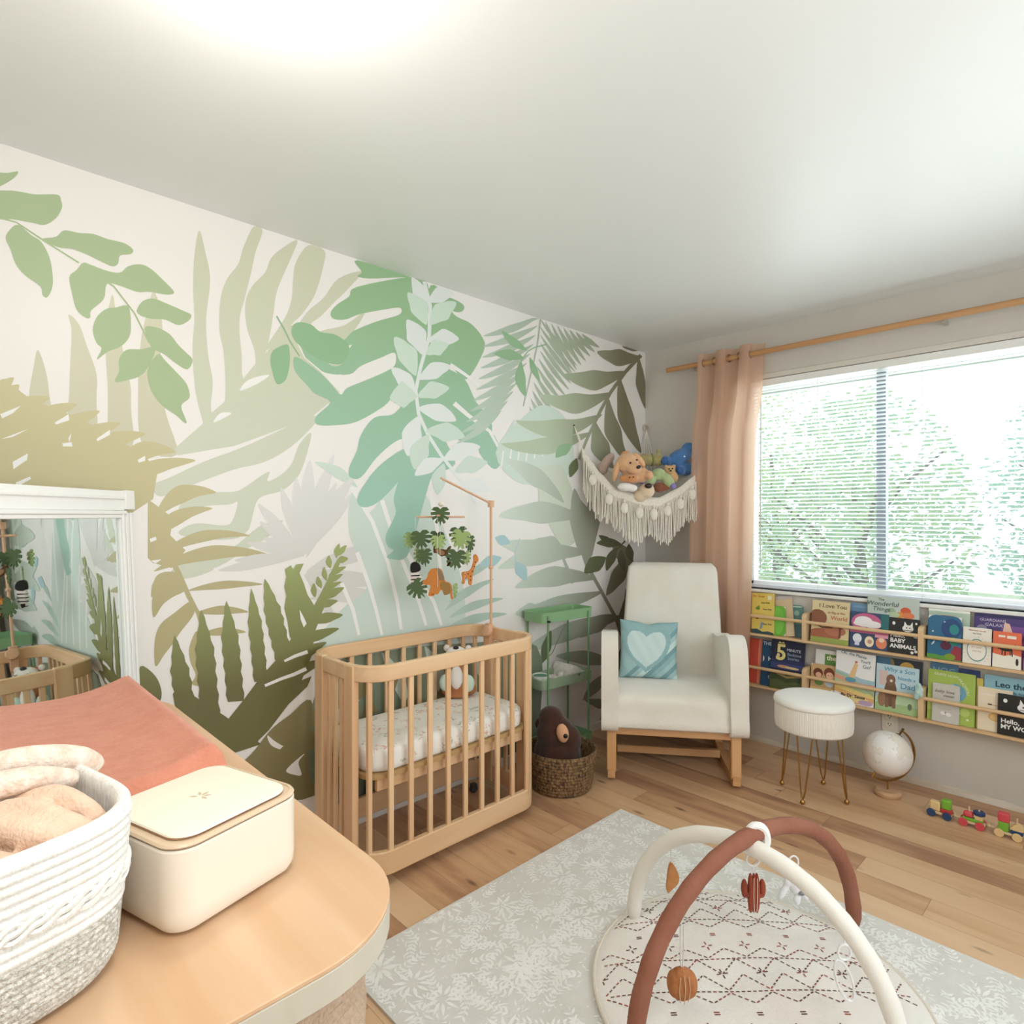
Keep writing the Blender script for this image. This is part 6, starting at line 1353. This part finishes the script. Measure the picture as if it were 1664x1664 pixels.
plush('plush_elephant', 'bright blue plush elephant on its side at the right end of the hammock', (0.303, -0.138, 1.675),
      [((.03, 0, .02), (.075, .05, .045), -28), ((-.045, -.01, .0), (.035, .04, .028), 20), ((.075, .0, .065), (.034, .03, .040), 30), ((.075, .01, -.045), (.055, .05, .038)), ((.03, -.02, -.055), (.030, .035, .028))], '4C7FB8',
      [('ear', '3E6FA8', [((.088, -.015, .070), (.024, .012, .030), 20)]), ('foot_pad', '35629C', [((-.058, -.042, -.004), (.021, .008, .022)), ((.022, -.052, -.055), (.018, .008, .018))]), ('eye', 'E9F0F6', [((.045, -.050, .020), .005)])], var='4474AC')
plush('plush_caterpillar', 'pale green plush with purple feet in the middle of the hammock', (0.345, -0.377, 1.551),
      [((.0, 0, .022), (.040, .036, .034)), ((-.055, -.015, -.005), (.040, .028, .026), 15), ((.045, -.018, -.010), (.028, .028, .048), -35)], 'B5C592',
      [('foot', '8A7DB5', [((-.088, -.028, -.016), (.014, .012, .017)), ((.068, -.035, -.040), (.017, .012, .017))])], var='A9BC88')
plush('plush_koala', 'cream plush muzzle with a big dark brown nose at the front of the hammock', (0.34, -0.49, 1.488),
      [((0, .01, -.01), (.042, .040, .040)), ((-.03, .03, -.035), (.04, .04, .035))], 'E4CDB0', [('nose', '2A1B17', [((0, -.030, .014), (.020, .014, .014))])])
plush('plush_bear', 'small honey plush bear peeking between the green toy and the blue elephant', (0.342, -0.24, 1.592),
      [((-.004, 0, .016), (.030, .026, .026)), ((.012, .005, -.022), (.032, .028, .036), -20), ((-.026, 0, .036), .010), ((.020, 0, .038), .010)], 'D9B27E', [('eye', '221A16', [((-.014, -.026, .020), .004), ((.004, -.027, .022), .004)]), ('nose', '3A2620', [((-.006, -.029, .010), (.006, .005, .004))])])
plush('plush_turtle', 'olive yellow plush lying behind the dog and the blue elephant', (0.202, -0.24, 1.682),
      [((-.03, 0, 0), (.060, .045, .036)), ((.035, 0, -.002), (.045, .04, .034)), ((.045, .01, .045), (.014, .014, .018))], 'B5A873', [('collar', '8A8F55', [((.004, 0, 0), (.012, .042, .036))])], var='A89C66')
plush('plush_rabbit', 'dusty pink plush ear shape leaning on the wall left of the dog', (0.115, -0.578, 1.655), [((0, 0, 0), (.026, .022, .058), 38), ((-.02, .01, -.035), (.03, .028, .035))], 'BFA598', var='B59A8E')
plush('plush_lion', 'little orange plush face tucked under the dog', (0.3, -0.6, 1.545), [((0, 0, 0), (.036, .026, .022)), ((-.035, .01, .0), (.022, .02, .018))], 'D6925C', [('eye', '2A1A14', [((-.008, -.025, .004), .004), ((.010, -.025, .006), .004)])], var='C98450')
plush('plush_lamb', 'small white plush lamb lying low at the front left of the hammock', (0.265, -0.6, 1.498), [((0, 0, 0), (.042, .03, .024)), ((.035, .0, -.006), (.028, .024, .02))], 'F0ECE6')
plush('plush_fox', 'rust brown plush wedged behind the cream muzzle', (0.357, -0.38, 1.5), [((0, .01, 0), (.034, .03, .028)), ((.03, .0, .0), (.024, .022, .02))], '8E553A')
plush('plush_parrot', 'orange plush with a bright tuft standing behind the dog head', (0.205, -0.523, 1.68), [((0, .02, .0), (.024, .02, .028))], 'E08A4A', [('tuft', 'EFA35C', [((.006, .02, .028), (.022, .005, .006), -15)])])
# ------------------------------------------------------------------ crib mobile
mo = thing('crib_mobile', 'wooden arm mobile with felt leaves and safari animals clamped to the crib', 'mobile', (.155, -1.552, 0))
O = Vector(mo.location)
ctr = Vector((.25, -1.927, 0))
def mp_(u, v, d=0): return ctr+RV*((u-717)*.00266)+FV*d+Vector((0, 0, 1.334-(v-837)*.00266))-O
beech = wood('E2B593', 'D8A683', 'z', 18)
MB().tube([(0, 0, .70), (0, 0, 1.385)], .0065, 12).build('pole', beech, mo)
MB().ell((0, 0, 1.08), (.012, .012, .011), 14).build('pole_joint', beech, mo)
MB().tube([(0, 0, 1.372), (0, 0, 1.405)], .0155, 16).build('top_joint', beech, mo)
tipv = mp_(717, 777)
MB().tube([(0, 0, 1.390), tuple(tipv)], .0052, 10).build('arm', beech, mo)
MB().lathe([(.002, -.014), (.026, -.012), (.028, 0), (.026, .012), (.002, .014)], n=24, M=Matrix.Translation((.012, -.035, .775)) @ Matrix.Rotation(math.radians(75), 4, 'X')).box(-.012, .022, -.03, -.004, .69, .81).build('clamp', mat('DDAE8C', .5), mo, bevel=.003)
MB().ell(tipv+Vector((0, 0, -.112)), (.013, .013, .011), 16).build('bead', mat('EFE0D2', .5), mo)
xb = mp_(716, 840)
c_ = MB(); c_.tube([xb-RV*.105, xb+RV*.105], .0042, 8); c_.build('cross_bar', beech, mo)
c_ = MB(); c_.tube([xb-FV*.105+Vector((0, 0, .006)), xb+FV*.105+Vector((0, 0, .006))], .0042, 8); c_.build('cross_bar', beech, mo)
sg = MB(); thr = lambda a, b_: sg.tube([tuple(a), tuple(b_)], .0007, 4)
thr(tipv, xb)
MON = [(0, .38), (.16, .52), (.38, .50), (.52, .34), (.24, .24), (.56, .20), (.55, .04), (.22, .04), (.50, -.12), (.44, -.26), (.18, -.12), (.32, -.38), (.20, -.48), (.07, -.30), (0, -.62)]
MON = MON+[(-x, y) for x, y in MON[::-1][1:-1]]
def flat_part(name, outl, c, sz, hexes, ang=0, tilt=0, th=.004, par=mo):
    Rm = Matrix.Translation(c) @ Matrix.Rotation(F46+ang, 4, 'Z') @ Matrix.Rotation(tilt, 4, 'Y')
    b = MB().prism([(x*sz, y*sz) for x, y in outl], -th/2, th/2, 'xz', Rm)
    return b.build(name, mat(hexes, .95), par, bevel=.0008, seg=1)
dk, lt = '4F6340', '9BB072'
for u, v, d, px, h, ang, tl in ((717, 838, -.03, 29, dk, 0, 0), (684, 877, .0, 31, dk, .25, -.12), (665, 879, .03, 26, lt, .6, .3), (708, 877, .04, 27, dk, -.3, .1), (714, 881, -.02, 24, lt, .1, -.1), (744, 872, .06, 32, dk, .5, -.1), (749, 877, -.01, 32, lt, -.1, .25), (763, 884, .04, 26, dk, 1.0, -.1),
                               (680, 904, .03, 25, lt, .9, .1), (691, 905, -.01, 27, dk, .7, -.1), (742, 908, -.03, 32, dk, 0, .1), (757, 907, .03, 22, lt, .9, -.2), (683, 955, -.06, 31, dk, .2, -.7), (741, 958, -.03, 22, lt, 1.35, 0)):
    flat_part('felt_leaf', MON, mp_(u, v, d), px*.00266*.95, h, ang, tl)
for u, d, v1 in ((675, 0, 955), (756, 0, 950), (716, -.10, 950), (716, .10, 915)):
    a = mp_(u, 841, d); thr(a, mp_(u, v1, d))
thr(mp_(716, 838, 0), mp_(716, 925, -.02))
sg.build('string', mat('EDE9DF', .8), mo)
def animal(name, outl, u0, v0, d, h, ang=0, th=.016, extra=()):
    # outline in photo-sized units, 1 = 1/376 m
    c = mp_(u0, v0, d); Rm = Matrix.Translation(c) @ Matrix.Rotation(F46+ang, 4, 'Z')
    k = .00266
    sp_ = spline([(x*k, -y*k) for x, y in outl], 3)
    o = MB().prism(sp_, -th/2, th/2, 'xz', Rm).build(name, mat(h, .95, bump=.4, bs=200), mo, bevel=.003, seg=2)
    for nm, hh, ol, off in extra:
        MB().prism(spline([(x*k, -y*k) for x, y in ol], 3) if len(ol) > 5 else [(x*k, -y*k) for x, y in ol], -th/2-off, th/2+off*.5, 'xz', Rm).build(nm, mat(hh, .95), o, bevel=.001, seg=1)
    return o
animal('felt_lion', [(-23, 4), (-24, 0), (-16, -5), (-13, -14), (-8, -20), (2, -21), (8, -18), (11, -8), (14, 0), (20, 2), (24, 8), (25, 22), (27, 27), (23, 27), (21, 16), (19, 20), (12, 21), (11, 15), (6, 14), (2, 20), (-3, 20), (-5, 23), (-13, 22), (-11, 14), (-10, 6), (-16, 5)], 712, 943, -.05, 'C9803F', extra=[('mane', '8C7658', [(0, -21), (5, -20), (10, -12), (12, -3), (5, -3), (3, -12)], .002), ('hindquarters', '9A7644', [(9, 0), (16, 1), (22, 5), (23, 15), (19, 20), (12, 20), (9, 12), (6, 6)], .0022)])
animal('felt_giraffe', [(-14, 2), (-13, 13), (-14, 20), (-10, 20), (-8, 12), (-4, 12), (-3, 21), (1, 23), (3, 14), (4, 4), (9, -12), (13, -17), (12, -24), (8, -28), (5, -24), (5, -16), (1, -4), (-4, 0)], 764, 929, .02, 'D08445', ang=.2, extra=[('spot', '6E3F22', [(x+a, y+b_) for a, b_ in ((-1.5, 0), (0, 1.5), (1.5, 0), (0, -1.5))], .0012) for x, y in ((-9, 5), (-4, 4), (0, 8), (-8, 11), (3, 0), (0, 14), (6, -8), (8, -15))])
animal('felt_monkey', [(-13, -6), (-12, -12), (-8, -12), (-4, -8), (2, -7), (8, -6), (12, -11), (16, -12), (15, -8), (11, -2), (13, 6), (16, 15), (12, 21), (9, 20), (11, 14), (7, 4), (0, 5), (-6, 0), (-12, -1)], 716, 900, .03, '6E4A34', extra=[('belly', 'B98D68', [(-9, -6), (-3, -7), (4, -4), (6, 1), (0, 3), (-7, -1)], .002), ('tail', '2A1C17', [(12, 5), (15, 14), (12, 20), (10, 19), (12, 13), (9, 6)], .0015)])
animal('felt_zebra', [(-6, -20), (0, -22), (6, -18), (7, -10), (6, 0), (4, 12), (0, 20), (-5, 18), (-6, 8), (-7, -6)], 675, 937, .0, 'EFE6E0', extra=[('stripe', '1E1C1C', [(-7, y), (7, y-1.2), (7, y+1), (-7, y+1.5)], .001) for y in (-2, 4, 10)]+[('mane', '1F1D1D', [(-7, -20), (-1, -24), (7, -19), (8, -10), (0, -7), (-7, -8)], .003), ('muzzle', '2A2424', [(-5, 14), (3, 14), (1, 21), (-5, 19)], .002)])
# ------------------------------------------------------------------ plush in the crib
t = thing('plush_otter', 'white faced plush otter with mint paws sitting on the crib mattress', 'plush toy', (.135, -1.745, .487), math.radians(40))
k = MB(); k.ell((0, .012, .052), (.056, .046, .052)); k.ell((0, .015, .115), (.044, .040, .045)); k.ell((0, .01, .188), (.058, .046, .046)); k.ell((.055, .03, .03), (.03, .03, .028)); k.ell((-.05, .02, .018), (.03, .03, .018)); k.ell((.0, -.01, .012), (.06, .04, .014))
k.build('body', mat('B5764F', .95, bump=.6, bs=200), t, voxel=.0045)
k = MB(); k.ell((0, -.020, .203), (.052, .034, .036)); k.build('face', mat('F1EDE8', .95), t)
k = MB(); k.ell((0, -.024, .095), (.030, .024, .056)); k.build('belly', mat('F3EFEA', .95), t)
for s in (-1, 1):
    MB().ell((s*.055, -.012, .066), (.028, .026, .040)).build('paw', mat('CFE6D8', .95), t)
    MB().ell((s*.052, .006, .224), (.015, .012, .016)).build('ear', mat('EFE6E0', .95), t)
    MB().tube([(s*.028-.008, -.050, .214), (s*.028, -.052, .209), (s*.028+.008, -.048, .214)], .0014, 6).build('eye', mat('3A302C', .8), t)
MB().ell((0, -.036, .235), (.014, .010, .010)).build('nose', mat('2A2220', .4), t)
MB().tube([(-.010, -.0530, .206), (-.005, -.0545, .202), (0, -.0545, .206), (.005, -.0545, .202), (.010, -.0530, .206)], .0012, 6).build('mouth', mat('5A4A44', .8), t)
# ------------------------------------------------------------------ bear in the wicker basket
t = thing('plush_brown_bear', 'large dark brown plush bear with a peach muzzle stuffed in the wicker basket', 'plush toy', (.350, -1.272, .02), math.radians(38))
k = MB(); k.ell((-.01, .01, .13), (.120, .105, .120)); k.ell((-.020, .0, .235), (.098, .085, .09)); k.ell((-.040, .0, .305), (.066, .058, .062), rot=Matrix.Rotation(.3, 3, 'Y').to_euler()); k.ell((.05, .0, .20), (.06, .06, .08))
k.build('body', mat('47281A', .95, var='3B2013', vs=20, bump=.7, bs=160, sheen=.3), t, voxel=.007)
k = MB(); k.ell((.020, -.078, .262), (.030, .022, .046), rot=Matrix.Rotation(-.15, 3, 'Y').to_euler()); k.build('muzzle', mat('D9A57E', .95), t)
k = MB(); k.ell((.036, -.098, .256), (.011, .008, .011)); k.build('nose', mat('15110F', .3), t)
k = MB(); k.ell((-.095, .0, .275), (.026, .018, .028)); k.build('ear', mat('4A2A18', .95), t)
# ------------------------------------------------------------------ things in the cart's middle tray
cg = 'baby things in the cart tray'
def cart_pt(x, y, z): return Matrix.Translation(gt.location) @ Matrix.Rotation(gt.rotation_euler.z, 4, 'Z') @ Vector((x, y, z))
TZ = .412
o = MB().prism(spline([(-.058, 0), (.058, 0), (.058, .035), (.030, .048), (-.02, .075), (-.050, .070), (-.060, .035)], 4), -.06, .09, 'xz', Matrix.Rotation(PI/2, 4, 'Z')).build('folded_swaddle', mat('F1EDE8', .95, var='E4E0DC', vs=60), None, bevel=.008, seg=3, loc=cart_pt(0, .10, TZ), rot=(0, 0, gt.rotation_euler.z))
for c in o.data.vertices: c.co = Vector((c.co.x*.95-.0, c.co.y*1.0, c.co.z*1.15))
tag(o, 'white folded baby blanket at the right end of the cart middle tray', 'blanket', cg)
MB().prism(spline([(0, .004), (.005, .010), (.010, .004), (0, -.008), (-.010, .004), (-.005, .010)], 3), -.0008, .0008, 'yz', Matrix.Translation((.091, -.03, .045))).build('heart_print', mat('5A5A58', .9), o)
o = MB().lathe([(.01, 0), (.040, 0), (.047, .040), (.048, .058), (.043, .058), (.040, .05), (.01, .048)], n=32).build('nappy_cream_tub', mat('E9EDE6', .5), None, loc=cart_pt(-.005, -.13, TZ))
tag(o, 'round white tub with a green lid at the left end of the cart middle tray', 'tub', cg)
MB().lathe([(.004, .050), (.036, .050), (.036, .056), (.004, .057)], n=28).build('lid', mat('6FA088', .5), o)
k = MB()
random.seed(4)
for i in range(7): k.ell((random.uniform(-.03, .03), random.uniform(-.03, .03), random.uniform(.018, .05)), (.022, .018, .016), 12)
o = k.build('muslin_cloth', mat('ECE4DF', .95, var='D9CFCB', vs=50), None, voxel=.004, loc=cart_pt(0, -.025, TZ))
tag(o, 'crumpled pale spotted muslin cloth in the middle of the cart tray', 'cloth', cg)
